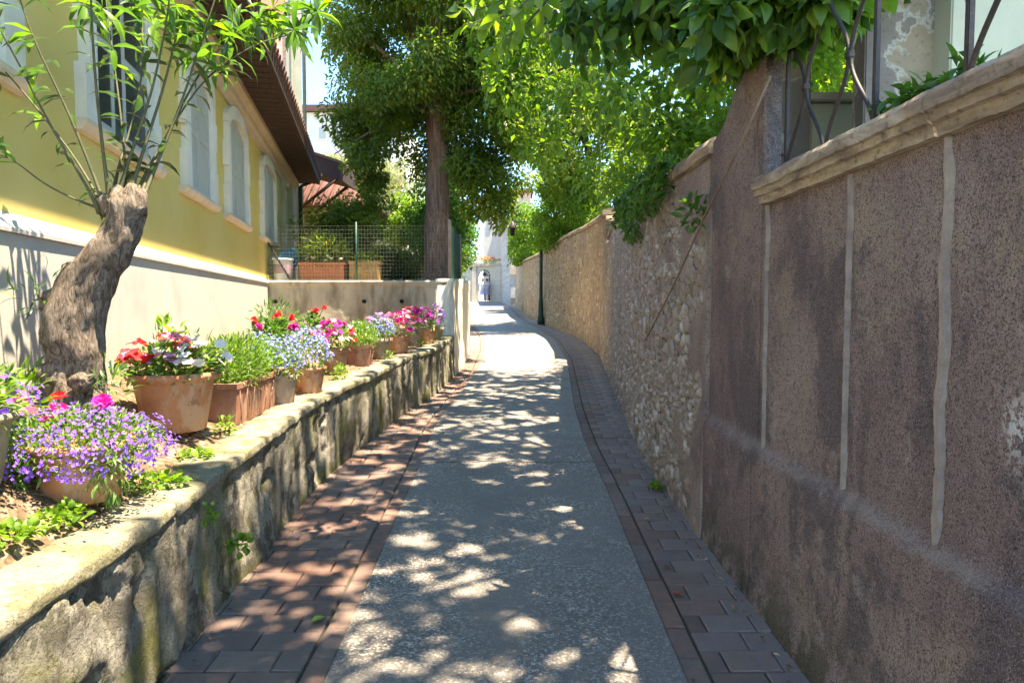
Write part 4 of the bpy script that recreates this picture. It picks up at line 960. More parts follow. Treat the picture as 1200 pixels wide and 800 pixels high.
# --- P1 lobelia
p = (-1.74, 2.80); r = round_pot((p[0],p[1],gz_bed(*p)-.01), .20, .24, M['terracotta'], 'terracotta pot overflowing with violet lobelia and magenta petunias, nearest the camera')
r.rotation_euler = (0,0,0)
bush('foliage', r, (-.06,.02,.22), (.34,.27,.13), 3000, .045, .011, M['lf_pot'], seed=3)
florets('flowers', r, (-.05,0,.215), (.37,.29,.15), 1900, .0145, PT['violet'], 4, -.6)
for k_, (ax, az) in enumerate(((.26,.16),(-.26,.1))): bush('trailing_stems', r, (ax*.8,-.16,az), (.08,.06,.13), 160, .05, .01, M['lf_pot'], seed=30+k_, up=-.8)
blossoms(r, [(x_,y_,z_-.06,sz_*1.1,c_,d_) for (x_,y_,z_,sz_,c_,d_) in [(-.36,.02,.40,.040,'magenta',True),(-.30,.08,.44,.038,'magenta',True),(-.26,-.02,.40,.035,'pink',False),(-.38,-.08,.36,.04,'magenta',True),(-.14,.08,.45,.036,'red',True),(-.10,.02,.42,.034,'magenta',False),(.02,.12,.43,.040,'magenta',True),(.05,.10,.42,.034,'magenta',True),(-.13,-.02,.38,.034,'magenta',False),(-.44,.03,.37,.04,'magenta',True),(-.2,.0,.41,.03,'pink',False),(-.33,-.05,.39,.036,'pink',False),(-.42,-.1,.33,.036,'pink',False)]])
# --- P2 big pot impatiens
p = (-1.93, 3.98); r = round_pot((p[0],p[1],gz_bed(*p)-.02), .245, .33, M['terracotta'], 'large terracotta pot of red, pink and white impatiens beside the gnarled trunk', 'rolled')
r.rotation_euler = (0,0,0)
bush('foliage', r, (0,0,.36), (.25,.24,.12), 900, .06, .026, M['lf_pot'], seed=5, up=.3)
blossoms(r, dome((-.08,0,.37), (.19,.23,.17), 34, ['red','red','coral','pink','red'], .036, 5)+dome((.02,0,.39), (.15,.2,.16), 15, ['pink','lilac','white'], .034, 6)+dome((.17,0,.37), (.12,.2,.16), 20, ['white'], .033, 7))
# --- P3 trough
r = trough('flower_trough', (-1.86, 4.80, gz_bed(-1.86,4.7)-.03), .04, .98, .27, .27, M['terra_dark'], 'long dark terracotta trough of bushy green plants beside the large pot', 7, group=GP)
bush('foliage', r, (0,-.12,.36), (.19,.42,.19), 3200, .05, .011, M['lf_pot'], seed=8, up=.9)
bush('foliage', r, (0,.25,.36), (.18,.26,.17), 900, .05, .011, M['lf_weed'], seed=9, up=.9)
florets('flowers', r, (.02,.28,.38), (.17,.26,.17), 260, .019, PT['blue'], 10)
# --- others
def flower_pot(px, py, z0, R, Hh, m, label, leaf, fl, bl=None, mass=1.0, seed=0, dz=0):
    rr = ray(px, py); t_ = (H-z0)/(-rr[2]); x, y = rr[0]*t_, min(rr[1]*t_, 11.45)
    r = round_pot((x, y, gz_bed(x, y)-.015+dz), R, Hh, m, label, random.choice(['rolled','band'])); r.rotation_euler = (0,0,0)
    if leaf: bush('foliage', r, (0,0,Hh+.06*mass), (R*1.15,R*1.15,.13*mass), leaf[0], leaf[1], leaf[2], leaf[3], seed=seed, up=.5)
    for (n_, c_, s2) in fl: florets('flowers', r, (0,0,Hh+.06*mass), (R*1.2,R*1.2,.15*mass), n_, s2, PT[c_], seed+n_)
    if bl: blossoms(r, dome((0,0,Hh+.05*mass), (R*1.25,R*1.25,.18*mass), int(bl[0]*1.35), bl[1], bl[2]*1.15, seed, bl[3] if len(bl) > 3 else False))
    return r
flower_pot(330, 474, .83, .13, .24, M['clay_grey'], 'small weathered clay pot of pale blue lobelia at the far end of the dark trough', (700,.05,.011,M['lf_pot']), [(330,'blue',.02)], None, 1.3, 11)
flower_pot(361, 461, .85, .155, .24, M['terracotta'], 'bright terracotta pot with a round cushion of blue lobelia', (900,.045,.011,M['lf_pot']), [(620,'blue',.021)], None, 1.5, 12)
flower_pot(391, 442, .86, .17, .25, M['terra_dark'], 'dark terracotta pot of crimson and pink petunias', (450,.05,.02,M['lf_pot']), [], (46,['red','magenta','magenta','pink','white','purple'],.030), 1.2, 13)
r = trough('flower_trough', (-1.68, 7.75, gz_bed(-1.68,7.75)-.03), .12, .55, .26, .25, M['terra_dark'], 'short terracotta trough of plain green foliage in the middle of the row', 5, group=GP)
bush('foliage', r, (0,0,.33), (.19,.36,.16), 1900, .05, .012, M['lf_pot'], seed=14, up=.8); florets('flowers', r, (0,0,.34), (.18,.34,.16), 35, .018, PT['white'], 15)
flower_pot(446, 424, .90, .14, .26, M['clay_grey'], 'grey clay pot of violet-blue lobelia between the green trough and pink petunias', (500,.05,.012,M['lf_pot']), [(420,'blue',.022)], (8,['pink','lilac'],.03), 1.3, 16)
flower_pot(466, 417, .93, .17, .25, M['terracotta'], 'orange terracotta pot of coral and pink petunias with silvery leaves', (600,.05,.016,M['lf_olive']), [(60,'white',.02)], (26,['coral','pink','magenta'],.032), 1.3, 17)
flower_pot(484, 408, .96, .15, .27, M['clay_grey'], 'brown pot of bright magenta petunias second from the row end group', (300,.05,.02,M['lf_pot']), [], (36,['magenta','pink','coral'],.033), 1.3, 18)
flower_pot(499, 405, .97, .155, .27, M['terracotta'], 'terracotta pot of dark purple and white petunias near the end wall', (300,.05,.02,M['lf_pot']), [], (34,['purple','magenta','white','purple'],.032), 1.3, 19)
flower_pot(511, 402, .98, .12, .24, M['stone_pot'], 'cream pot of violet petunias last in the row against the end wall', (250,.05,.02,M['lf_pot']), [(90,'violet',.03)], (14,['lilac','purple'],.03), 1.5, 20)
# geraniums behind the row
def geranium(x, y, label, n, cols, hh, seed):
    r = empty('geranium', (x, y, gz_bed(x,y)), 0, label, 'plant'); rng = random.Random(seed)
    mb = MB(); tips = []
    for k in range(n):
        a = rng.uniform(0,6.28); rr = rng.uniform(.05,.25); t_ = (rr*math.cos(a), rr*math.sin(a)*.8, hh*rng.uniform(.75,1.1)); tips.append(t_); mb.tube([(0,0,0),(t_[0]*.4,t_[1]*.4,t_[2]*.6),t_], [.008,.006,.003], 5)
    mb.build('stem', M['stem'], r)
    bush('foliage', r, (0,0,hh*.45), (.24,.2,hh*.38), 380, .06, .05, M['lf_fern'], seed=seed, up=.2)
    blossoms(r, [(t_[0]+rng.uniform(-.02,.02),t_[1],t_[2]+rng.uniform(-.02,.03),.036,rng.choice(cols),True) for t_ in tips for _ in range(3)])
geranium(-2.62, 7.6, 'red geranium rising behind the blue lobelia pot', 4, ['red'], .46, 3)
geranium(-2.55, 8.9, 'taller scarlet geranium behind the crimson petunias', 4, ['red','red','coral'], .50, 4)
geranium(-2.35, 7.0, 'magenta geranium low behind the blue lobelia', 3, ['magenta'], .34, 5)
geranium(-2.0, 10.6, 'coral geranium against the cement wall, left of the last pots', 4, ['coral','pink'], .34, 6)
# ================================================================== GNARLED OLEANDER
root = empty('oleander_tree', (-1.98, 3.15, .85), 0, 'pruned gnarled oleander trunk with long leafy shoots in front of the yellow house', 'tree')
TY = 3.15
def tpt(px, py, dy=0): p = at_Y(px, py, TY+dy); return (p[0]+1.98, p[1]-3.15, p[2]-.85)
q = .00385
prof_ = [((88,505),46),((88,475),39),((86,448),38),((88,424),35),((88,400),39),((90,374),38),((99,340),34),((116,312),29),((134,288),26),((143,267),25),((147,250),23),((148,236),24)]
P_ = []; R_ = []
for i in range(len(prof_)-1):
    for f in (0, .33, .66):
        a, b = prof_[i], prof_[i+1]; P_.append(tpt(a[0][0]*(1-f)+b[0][0]*f, a[0][1]*(1-f)+b[0][1]*f)); R_.append((a[1]*(1-f)+b[1]*f)*q)
R_ = [r_*.88 for r_ in R_]; P_.append(tpt(149,229)); R_.append(15*q)
mb = MB(); mb.tube(P_, R_, 64, .16, nscale=9)
for v in mb.bm.verts:
    q3 = Vector((v.co.x*26, v.co.y*26, v.co.z*7)); n3 = mnoise.fractal(q3, 1.0, 2.0, 3)
    ax = min(P_, key=lambda p: abs(p[2]-v.co.z)); dv = (v.co-Vector(ax)); dv.z = 0
    if dv.length > .01: v.co += dv.normalized()*.014*(n3-.1)
for (ax_, ay_, bx_, by_, r_) in ((132,250,124,232,.05),(140,246,138,222,.045),(152,246,154,220,.05),(160,250,166,226,.045)):
    mb.tube([tpt(ax_,ay_), tpt((ax_+bx_)/2,(ay_+by_)/2), tpt(bx_,by_), tpt(bx_*1.0,by_-5)], [r_, r_*.9, r_*.65, r_*.3], 16, .35, nscale=16)
for (bx, by, br_, dy) in ((66,356,13,0),(60,395,12,-.02),(68,438,15,-.06),(98,446,11,-.12),(110,470,14,-.05),(64,468,14,-.04),(92,318,9,-.02)):
    c = Vector(tpt(bx, by, dy)); rr = br_*q
    s_ = bmesh.ops.create_icosphere(mb.bm, subdivisions=3, radius=rr, matrix=Matrix.Translation(c))
    for v in s_['verts']: v.co += (v.co-c)*.7*mnoise.fractal(v.co*20, 1.0, 2.0, 3)
mb.tube([tpt(75,372),tpt(64,358),tpt(58,342)], [.075,.06,.05], 14, .5, nscale=14); mb.tube([tpt(100,335),tpt(88,318),tpt(84,308)], [.07,.05,.045], 14, .5, nscale=14)
trk = mb.build('trunk', M['gnarl'], root, smooth=True)
shoots = [  # pixel polylines, depth offset at tip, base radius
 ([(118,250),(100,215),(60,150),(20,70),(-15,10)], -.35, .011), ([(125,248),(108,200),(75,120),(40,50),(10,-40)], -.15, .012), ([(130,245),(122,190),(112,100),(107,20),(105,-60)], -.3, .013),
 ([(135,240),(150,190),(178,110),(195,30),(203,-40)], .0, .012), ([(150,238),(165,185),(190,110),(210,30),(222,-50)], .2, .013), ([(165,238),(185,190),(215,115),(235,50),(262,-30)], .25, .012),
 ([(122,246),(90,235),(50,215),(20,190),(-8,178)], -.3, .008), ([(145,238),(148,200),(140,120),(130,50),(122,-20)], .3, .011), ([(155,238),(172,200),(200,150),(240,90),(300,50),(345,40)], .5, .010),
 ([(160,240),(190,170),(240,70),(300,22),(372,14)], .7, .010), ([(128,246),(140,190),(160,130),(170,60),(160,-20)], .5, .011), ([(120,250),(112,225),(85,180),(30,110),(-30,45)], .1, .011)]
lP, lD, lN, lL, lR = [], [], [], [], []
rng = np.random.default_rng(5)
for (poly, dyt, r0) in shoots:
    n = len(poly); p3 = [Vector(tpt(x, y, dyt*k/(n-1)+(.05 if k else 0))) for k, (x, y) in enumerate(poly)]
    fine = []
    for k in range(n-1):
        for f in (0,.25,.5,.75): fine.append(p3[k].lerp(p3[k+1], f))
    fine.append(p3[-1])
    for it in range(3): fine = [fine[0]]+[(fine[i-1]+fine[i]*2+fine[i+1])/4 for i in range(1,len(fine)-1)]+[fine[-1]]
    m_ = len(fine); MB().tube(fine, [r0*.68*(1-.7*k/m_)*(1+1.3*math.exp(-k/m_*14)) for k in range(m_)], 8).build('shoot', M['stem'], root)
    L_ = sum((fine[i+1]-fine[i]).length for i in range(m_-1)); nn = max(3, int(L_/.042))
    for k in range(nn):
        f = (k+.5)/nn
        if f < .12 or rng.random() < .22: continue
        i = min(m_-2, int(f*(m_-1))); p = fine[i].lerp(fine[i+1], f*(m_-1)-i); tdir = (fine[i+1]-fine[i]).normalized()
        dens = 1 if f < .65 else 2
        for _ in range(dens):
            if rng.random() < .28 and f < .6: continue
            a = rng.uniform(0, 2*PI); o_ = tdir.orthogonal(); o_.rotate(Matrix.Rotation(a, 3, tdir))
            d = o_*1.0+tdir*rng.uniform(.3,.9)+Vector((0,0,rng.uniform(-.35,.1))); lP.append(p); lD.append(d); lN.append(tdir*.8+Vector((rng.normal()*.3,rng.normal()*.3,.8))); lL.append(rng.uniform(.07,.13) if f < .6 else rng.uniform(.10,.17)); lR.append(rng.uniform(0,.45) if f < .6 else rng.uniform(.2,.9))
# leafy tip tufts
for (px, py, dy, k) in ((345,35,.5,16),(372,14,.7,22),(300,22,.6,18),(262,-10,.3,14),(205,5,.1,14),(160,10,.5,14),(120,10,.2,12),(240,40,.3,16),(225,70,.25,14),(255,85,.4,12),(215,25,.3,14),(180,30,.4,12),(100,5,.1,8),(275,40,.5,14),(320,10,.6,12)):
    c = Vector(tpt(px, py, dy))
    for _ in range(k):
        d = Vector((rng.normal(), rng.normal(), rng.normal()*.8-.1)); lP.append(c); lD.append(d); lN.append(Vector((rng.normal()*.4,rng.normal()*.4,1))); lL.append(rng.uniform(.12,.19)); lR.append(rng.uniform(.4,1))
lP, lD, lN, lL = map(np.array, (lP, lD, lN, lL))
link('leaves', leaf_mesh('leaves', lP, lD, lN, lL, np.where(lL < .13, lL*.27, lL*.2), 'leaf', np.array(lR), curl=.35), M['lf_ole'], root)
# small sprouts on the trunk
bush('sprouts', root, tpt(45,345,-.02), (.10,.08,.14), 26, .11, .014, M['lf_ole'], seed=51, up=.4); bush('sprouts', root, tpt(130,450,-.05), (.08,.06,.13), 70, .06, .014, M['lf_ole'], seed=52, up=.3)
# sword-leaved plants at foot of house
def sword_plant(x, y, n, Lm, label, seed, m=None):
    r = empty('sword_plant', (x, y, gz_bed(x,y)-.01), 0, label, 'plant'); rng = np.random.default_rng(seed)
    P = rng.normal(size=(n,3))*.03; P[:,2] = 0; D = np.stack([rng.normal(size=n)*.28, rng.normal(size=n)*.28, np.ones(n)], 1)
    link('leaves', leaf_mesh('leaves', P, D, rng.normal(size=(n,3)), rng.uniform(.6,1,n)*Lm, rng.uniform(.03,.045,n), 'leaf', rng.random(n), curl=.18), m or M['lf_fern'], r)
sword_plant(-2.28, 2.98, 9, .30, 'dark sword-leaved plant left of the gnarled trunk by the plinth', 1)
sword_plant(-2.20, 2.72, 8, .26, 'sword-leaved plant at the left picture edge by the plinth', 2)
sword_plant(-2.60, 4.35, 6, .22, 'slim sword-leaved plant right of the gnarled trunk by the plinth', 3)
sword_plant(-3.20, 7.3, 6, .28, 'sword-leaved plant near the far end of the pale plinth', 4)
# loose plants and weeds in the bed
def weed(x, y, z, r_, h_, n, L, W, label, m='lf_weed', seed=0, kind='leaf', name='weed', group=None):
    r = empty(name, (x, y, z), 0, label, 'plant', group)
    bush('leaves', r, (0,0,h_*.5), (r_, r_, h_*.5), n, L, W, M[m], kind, seed, up=.5); return r
weed(-2.15, 3.0, gz_bed(-2.15,3.0), .16, .30, 160, .10, .02, 'bright green leafy plant at the foot of the gnarled trunk, left side', seed=60, name='leafy_plant')
weed(-1.66, 2.55, gz_bed(-1.66,2.55), .09, .07, 110, .035, .03, 'small clover-like weed in front of the violet lobelia pot', seed=61)
weed(-1.68, 2.32, gz_bed(-1.68,2.32), .08, .06, 90, .035, .03, 'clover-like weed on the soil at the lower left edge', seed=62)
weed(-1.60, 3.12, gz_bed(-1.60,3.12), .12, .06, 130, .035, .03, 'low weed beside the lobelia pot on the soil', seed=63)
weed(-1.66, 3.62, gz_bed(-1.66,3.62), .10, .05, 90, .035, .025, 'yellowish weed at the foot of the large impatiens pot', seed=64)
weed(-1.72, 4.16, gz_bed(-1.72,4.16), .06, .10, 50, .045, .02, 'small weed between the large pot and the dark trough', seed=65)
weed(-1.62, 6.5, gz_bed(-1.62,6.5), .07, .16, 70, .05, .02, 'weed sprouting between the blue lobelia and crimson petunia pots', seed=66)
weed(-1.50, 8.3, gz_bed(-1.50,8.3), .08, .14, 80, .05, .02, 'weed growing out of the coping beside the green trough', seed=67)
weed(-1.36, 9.9, gz_bed(-1.36,9.9), .13, .10, 120, .05, .02, 'weed patch on the coping below the last four pots', seed=68)
weed(-3.05, 9.0, gz_bed(-3.05,9.0), .30, .55, 420, .10, .016, 'feathery blue-green plant against the end of the plinth', 'lf_fern', 69, name='leafy_plant')
weed(-2.75, 5.6, gz_bed(-2.75,5.6), .14, .36, 60, .10, .045, 'broad-leaved seedling rising behind the dark trough by the plinth', 'lf_weed', 70, name='leafy_plant')
weed(-2.35, 5.2, gz_bed(-2.35,5.2), .12, .42, 90, .06, .012, 'upright dark herb between the trough and the plinth', 'lf_fern', 71, name='leafy_plant')
weed(-1.36, 3.42, .36, .05, .10, 60, .035, .03, 'tiny fern growing from a crack in the mossy low wall face', seed=72)
weed(-1.38, 3.15, .58, .03, .10, 30, .03, .025, 'small sprout hanging under the coping of the low wall', seed=73)
weed(1.10, 5.3, .16, .05, .06, 50, .04, .03, 'tiny green weed at the foot of the right wall', seed=74)
weed(float(XR(4.4))-.03, 4.42, 2.06, .08, .22, 60, .07, .03, 'fern tuft growing out of the rubble wall beside the pier', 'lf_fern', 75, name='fern')
f_ = empty('fern', (1.42, 2.55, 2.25), 0, 'row of dark green ferns on the coping in the gap between the railings', 'plant')
rng = np.random.default_rng(76); Pp = np.stack([rng.uniform(-.08,.12,700), rng.uniform(-.40,.06,700), rng.uniform(-.04,.08,700)], 1)
link('leaves', leaf_mesh('leaves', Pp, rng.normal(size=(700,3))+np.array([-.3,0,.2]), rng.normal(size=(700,3))*.4+np.array([0,0,1]), rng.uniform(.05,.09,700), .022, 'leaf'), M['lf_fern'], f_)
# ------------------------------------------------------------------ planters on the terrace
r = trough('planter_trough', (tp(378), YT+.1, 1.97), PI/2, .80, .30, .34, M['plastic_terra'], 'ribbed orange plastic trough on the cement wall behind the wire fence', 16, .85)
bush('foliage', r, (0,0,.55), (.28,.46,.32), 1500, .09, .02, M['lf_mid'], seed=80, up=.6); blossoms(r, [(random.uniform(-.2,.2),random.uniform(-.42,.35),random.uniform(.36,.55),.035,'white',False) for _ in range(12)])
r = trough('planter_trough', (tp(427), YT+.12, 1.97), PI/2, .52, .30, .36, M['wood_box'], 'ochre wooden planter box right of the orange trough on the cement wall', 9, .95)
bush('foliage', r, (0,0,.40), (.2,.3,.14), 300, .07, .02, M['lf_mid'], seed=81)
bk = empty('paint_bucket', (tp(333), YT-.05, 1.97), 0, 'pale plastic bucket with printed band standing behind the rusty fence post', 'bucket')
MB().lathe([(.001,0),(.15,0),(.17,.36),(.18,.37),(.18,.40),(.165,.40),(.15,.02)], n=24).build('body', M['bucket'], bk); MB().lathe([(.160,.14),(.1685,.30)], n=24).build('band', M['bucket_band'], bk)
bs = empty('plastic_basin', (tp(338), YT+.18, 2.33), 0, 'blue plastic basin leaning behind the pale bucket', 'basin')
o = MB().lathe([(.001,0),(.16,0),(.20,.10),(.215,.10),(.215,.115),(.19,.115),(.15,.02),(.001,.018)], n=28).build('bowl', M['blue_plastic'], bs); o.rotation_euler = (1.0,-.5,0)
# ================================================================== TREES
def tree(name, label, base, trunk_pts, radii, m_bark, clusters, per, L, W, leafm, keep=None, kind='kite', seed=1, nl=14, lr=.06, start=None, cat='tree', droop=.5, group=None, jit=.25):
    rng = np.random.default_rng(seed); r = empty(name, base, 0, label, cat, group); b = np.array(base)
    cen, rad = clusters; mb = MB()
    if trunk_pts:
        mb.tube([tuple(np.array(p)-b) for p in trunk_pts], radii, 20, jit, nscale=5)
        s_ = start if start is not None else trunk_pts[-2]
        limbs(mb, tuple(np.array(s_)-b), cen-b, lr, rng, nl)
        mb.build('trunk', m_bark, r)
    me = crown_mesh('crown', cen, rad, per, L, W, keep, kind, droop, rng)
    co = np.empty(len(me.vertices)*3, np.float32); me.vertices.foreach_get('co', co); co = co.reshape(-1,3)-b; me.vertices.foreach_set('co', co.ravel().astype(np.float32)); me.update()
    link('crown', me, leafm, r); return r
def densify(pts, n=4, wob=.03, seed=0):
    rg = random.Random(seed); out = []
    for a, b in zip(pts[:-1], pts[1:]):
        for k in range(n):
            f = k/n; out.append(tuple(a[i]*(1-f)+b[i]*f+(rg.uniform(-wob,wob) if i < 2 else 0) for i in range(3)))
    return out+[pts[-1]]
def lerp_r(r, n=4):
    out = []
    for a, b in zip(r[:-1], r[1:]): out += [a*(1-k/n)+b*k/n for k in range(n)]
    return out+[r[-1]]
SXY = np.array([S.x/S.z, S.y/S.z])
_gr = np.random.default_rng(123); _gaps = []
for _ in range(1900):
    gx_, gy_ = _gr.uniform(-2.4, 1.3), _gr.uniform(1.0, 13.0)
    pr = np.interp(gy_, [1, 3, 5, 6.5, 9, 13], [.5, .5, .5, .8, 1, 1])*(.35+1.3*vn(gx_*1.6, gy_*1.1, 77))
    if _gr.random() < pr: _gaps.append((gx_, gy_, _gr.uniform(.010, .050)))
_gaps = np.array(_gaps)
def sun_gap(P, marg):  # marks leaves to drop along sun rays, so light spots reach the lane
    a = P[:,0]-SXY[0]*(P[:,2]-.2); b = P[:,1]-SXY[1]*(P[:,2]-.2); out = np.zeros(len(P), bool)
    for i in range(0, len(P), 4000):
        d = np.hypot(a[i:i+4000,None]-_gaps[None,:,0], b[i:i+4000,None]-_gaps[None,:,1])-_gaps[None,:,2]
        out[i:i+4000] = d.min(1) < marg
    return out
# big tree behind the cement wall
bx = at_Y(513, 300, 14.2)[0]; BY = 14.2
rng = np.random.default_rng(11)
cen, rad = ell_clusters((bx+.05, BY, 7.3), (2.35, 2.3, 3.7), 230, .38, .72, rng, .25)
inner = rng.random(len(cen)) < 1
c2, r2 = ell_clusters((bx+1.1, BY-.3, 4.2), (.75,1.0,1.5), 22, .25, .45, rng, .1)
c3, r3 = ell_clusters((bx-1.5, BY, 5.0), (.8,1.1,1.3), 22, .3, .5, rng, .1)
cen = np.concatenate([cen, c2, c3]); rad = np.concatenate([rad, r2, r3])
def keepB(P):
    x, y = proj(P); n = vn(P[:,0]*2.2, P[:,2]*2.2, 5)*26
    low = np.interp(x, [360,378,395,430,470,498,527,540,560,600,640,660], [120,140,165,205,245,205,205,300,292,258,220,165])
    gap = (np.abs(x-508) < 17) & (P[:,1] < BY+.4) & (y > 78+n*.6)
    return (x > 362+n*.8) & (x < 640-n*.3) & (y < low+n-10) 
tree('leafy_tree', 'large tree with red-brown furrowed trunk and dark glossy crown behind the cement wall', (bx, BY, 1.95),
     densify([(bx+.03,BY,1.85),(bx,BY,2.3),(bx-.03,BY,3.5),(bx+.02,BY,5.0),(bx-.05,BY,6.6),(bx,BY,8.8),(bx,BY,10.3)]), lerp_r([.38,.30,.255,.22,.18,.12,.05]), M['redbark'], (cen, rad), 460, .105, .048, M['lf_mid'], keepB, seed=12, nl=26, lr=.08, start=(bx,BY,5.6))
# right lime-green tree leaning over the rubble wall
rng = np.random.default_rng(21)
cen, rad = ell_clusters((2.7, 9.8, 6.0), (3.2, 3.0, 2.9), 150, .4, .75, rng, .2)
c2, r2 = ell_clusters((1.9, 8.6, 3.6), (1.5,1.4,1.0), 30, .3, .5, rng, .1)
c3, r3 = ell_clusters((.05, 11.8, 5.6), (.9,1.1,1.9), 70, .3, .5, rng, .1)
cen = np.concatenate([cen, c2, c3]); rad = np.concatenate([rad, r2, r3])
def sunok(P): return P[:,0]-.351*(P[:,2]-.5) > XR(P[:,1])-1.05
def keepC(P):
    x, y = proj(P); n = vn(P[:,0]*2.2, P[:,2]*2.2, 8)*30
    low = np.interp(x, [580,600,620,650,700,730,745,850,900], [150,165,185,205,225,220,235,235,235])
    inner_ = P[:,0] < XR(P[:,1])+.2
    return (x > 545+n) & (y < low+n-12) & ~((P[:,2] < 2.75) & inner_) & ((P[:,1] < 12.0) | sunok(P)) & ~sun_gap(P, .055)
tree('lime_tree', 'lime-green tree leaning over the grey rubble wall with sunlit translucent leaves', (4.3, 10.2, 2.6),
     densify([(4.3,10.2,2.4),(4.1,10.1,3.4),(3.6,10,4.6),(3.3,9.9,6)]), lerp_r([.2,.17,.13,.07]), M['bark'], (cen, rad), 165, .14, .075, M['lf_lime'], keepC, seed=22, nl=26, lr=.06)
rng = np.random.default_rng(131)
cen, rad = ell_clusters((1.5, 22.5, 7.6), (2.5,2.4,3.4), 130, .4, .8, rng, .2)
def keepG(P): x, y = proj(P); n = vn(P[:,0]*1.6, P[:,2]*1.6, 8)*26; return (y < np.interp(x, [570,600,625,650,760], [150,185,188,225,235])+n-10) & (x > 574+n*.5)
tree('leafy_tree', 'mid-green leafy tree closing the view above the lamp post, beyond the lime-green tree', (2.9, 22.5, 3.3), densify([(2.9,22.5,3.2),(2.7,22.5,5),(2.2,22.5,7.5)]), lerp_r([.22,.18,.06]), M['bark'], (cen, rad), 250, .15, .07, M['lf_mid'], keepG, seed=132, nl=20)
# dark evergreen further back on the right
rng = np.random.default_rng(31)
cen, rad = ell_clusters((3.9, 17.5, 5.0), (2.3,2.2,2.4), 75, .4, .7, rng, .2)
tree('evergreen_tree', 'dense dark evergreen behind the step in the rubble walls', (3.9, 17.5, 3.1), densify([(3.9,17.5,3.0),(3.9,17.4,4.2),(3.8,17.5,6)]), lerp_r([.2,.16,.06]), M['bark'], (cen, rad), 230, .13, .055, M['lf_mid'], lambda P: (P[:,0] > XR(P[:,1])+.1) & sunok(P), seed=32, nl=16)
rng = np.random.default_rng(36)
cen, rad = ell_clusters((6.0, 13.5, 6.2), (3,3,3.4), 80, .5, .9, rng, .2)
tree('evergreen_tree', 'tall dark evergreen further right behind the lime-green tree', (6.0, 13.5, 2.8), densify([(6,13.5,2.6),(6,13.5,4.2),(6,13.5,7)]), lerp_r([.25,.2,.06]), M['bark'], (cen, rad), 200, .15, .07, M['lf_mid'], None, seed=37, nl=12)
# yellow-green shrub tree over the far brown wall
rng = np.random.default_rng(41)
cen, rad = ell_clusters((1.9, 24.5, 4.6), (1.35,3.0,1.6), 75, .3, .6, rng, .2)
def keepE(P): x, y = proj(P); return ~((P[:,0] < XR(P[:,1])+.1) & (P[:,2] < 3.3+.4*vn(P[:,0]*5,P[:,1]*5,2))) & (x > 612+14*vn(P[:,1]*2, P[:,2]*2, 3))
tree('yellow_green_tree', 'yellow-green sunlit shrub tree spilling over the brown wall behind the lamp post', (2.2, 24.5, 3.3), densify([(2.2,24.5,3.2),(2.2,24.5,4.2),(2.0,24.5,5.4)]), lerp_r([.12,.1,.04]), M['bark'], (cen, rad), 260, .13, .06, M['lf_lime'], keepE, seed=42, nl=14)
rng = np.random.default_rng(46)
cen, rad = ell_clusters((1.0, 36, 5.0), (1.7,2.5,1.7), 50, .4, .7, rng, .2)
tree('yellow_green_tree', 'bright green bush overhanging the wall just before the stone building', (1.6, 36, 3.6), densify([(1.6,36,3.5),(1.5,36,5.2)]), lerp_r([.1,.04]), M['bark'], (cen, rad), 230, .17, .08, M['lf_lime'], lambda P: (P[:,2] > 3.6) & (proj(P)[0] > 596), seed=47, nl=10)
# ivy and shrubs left of the lane
rng = np.random.default_rng(51)
cen, rad = ell_clusters((-1.72, 18.5, 3.6), (.55,3.4,1.5), 80, .3, .5, rng, .1)
def keepF(P): x, y = proj(P); n = vn(P[:,1]*2, P[:,2]*2, 3)*14; return (x < np.interp(y, [200,250,300,345], [590,583,592,566])-n+6) & ~((P[:,0] > XL(P[:,1])-.02) & (P[:,2] < 2.3))
tree('ivy_shrub', 'mid green ivy-like shrub spilling over the lane wall right of the wire fence', (-1.9, 18, 2.0), densify([(-1.9,18,1.9),(-1.8,18,3.0),(-1.75,18.2,4.5)]), lerp_r([.09,.07,.02]), M['bark'], (cen, rad), 330, .10, .055, M['lf_fern'], keepF, seed=52, nl=14, lr=.03, cat='shrub')
rng = np.random.default_rng(56)
cen, rad = ell_clusters((-3.2, 34, 4.9), (1.3,3,1.6), 50, .35, .7, rng, .2)
tree('yellow_green_shrub', 'yellow-green shrub beyond the ivy above the gateway', (-3.3, 34, 2.5), densify([(-3.3,34,2.4),(-3.2,34,4.5)]), lerp_r([.1,.04]), M['bark'], (cen, rad), 240, .16, .08, M['lf_lime'], lambda P: (proj(P)[0] < 588), seed=57, nl=10, cat='shrub')
rng = np.random.default_rng(61)
cen, rad = ell_clusters((-6.3, 30, 6.6), (2.6,2,3.6), 110, .5, .9, rng, .2)
tree('olive_tree', 'silver-grey olive tree in sunlight between the tiled house and the big trunk', (-6.3, 30, 2.4), densify([(-6.3,30,2.3),(-6.2,30,4.2),(-6.3,30,7)]), lerp_r([.25,.2,.06]), M['bark'], (cen, rad), 210, .17, .06, M['lf_olive'], lambda P: proj(P)[1] > 178+15*vn(P[:,0]*2,P[:,2]*2,3), seed=62, nl=16)
rng = np.random.default_rng(66)
cen, rad = ell_clusters((-3.0, 20.5, 3.9), (.7,.8,.75), 30, .25, .45, rng, .1)
tree('bright_shrub', 'bright lime-green shrub lit by the sun just left of the big trunk', (-3.0, 20.5, 2.1), densify([(-3,20.5,2.0),(-3,20.5,3.8)]), lerp_r([.05,.02]), M['bark'], (cen, rad), 240, .12, .07, M['lf_lime'], None, seed=67, nl=8, lr=.03, cat='shrub')
rng = np.random.default_rng(71)
cen, rad = ell_clusters((-2.4, 16.2, 2.5), (1.5,1.0,.55), 50, .25, .4, rng, .1)
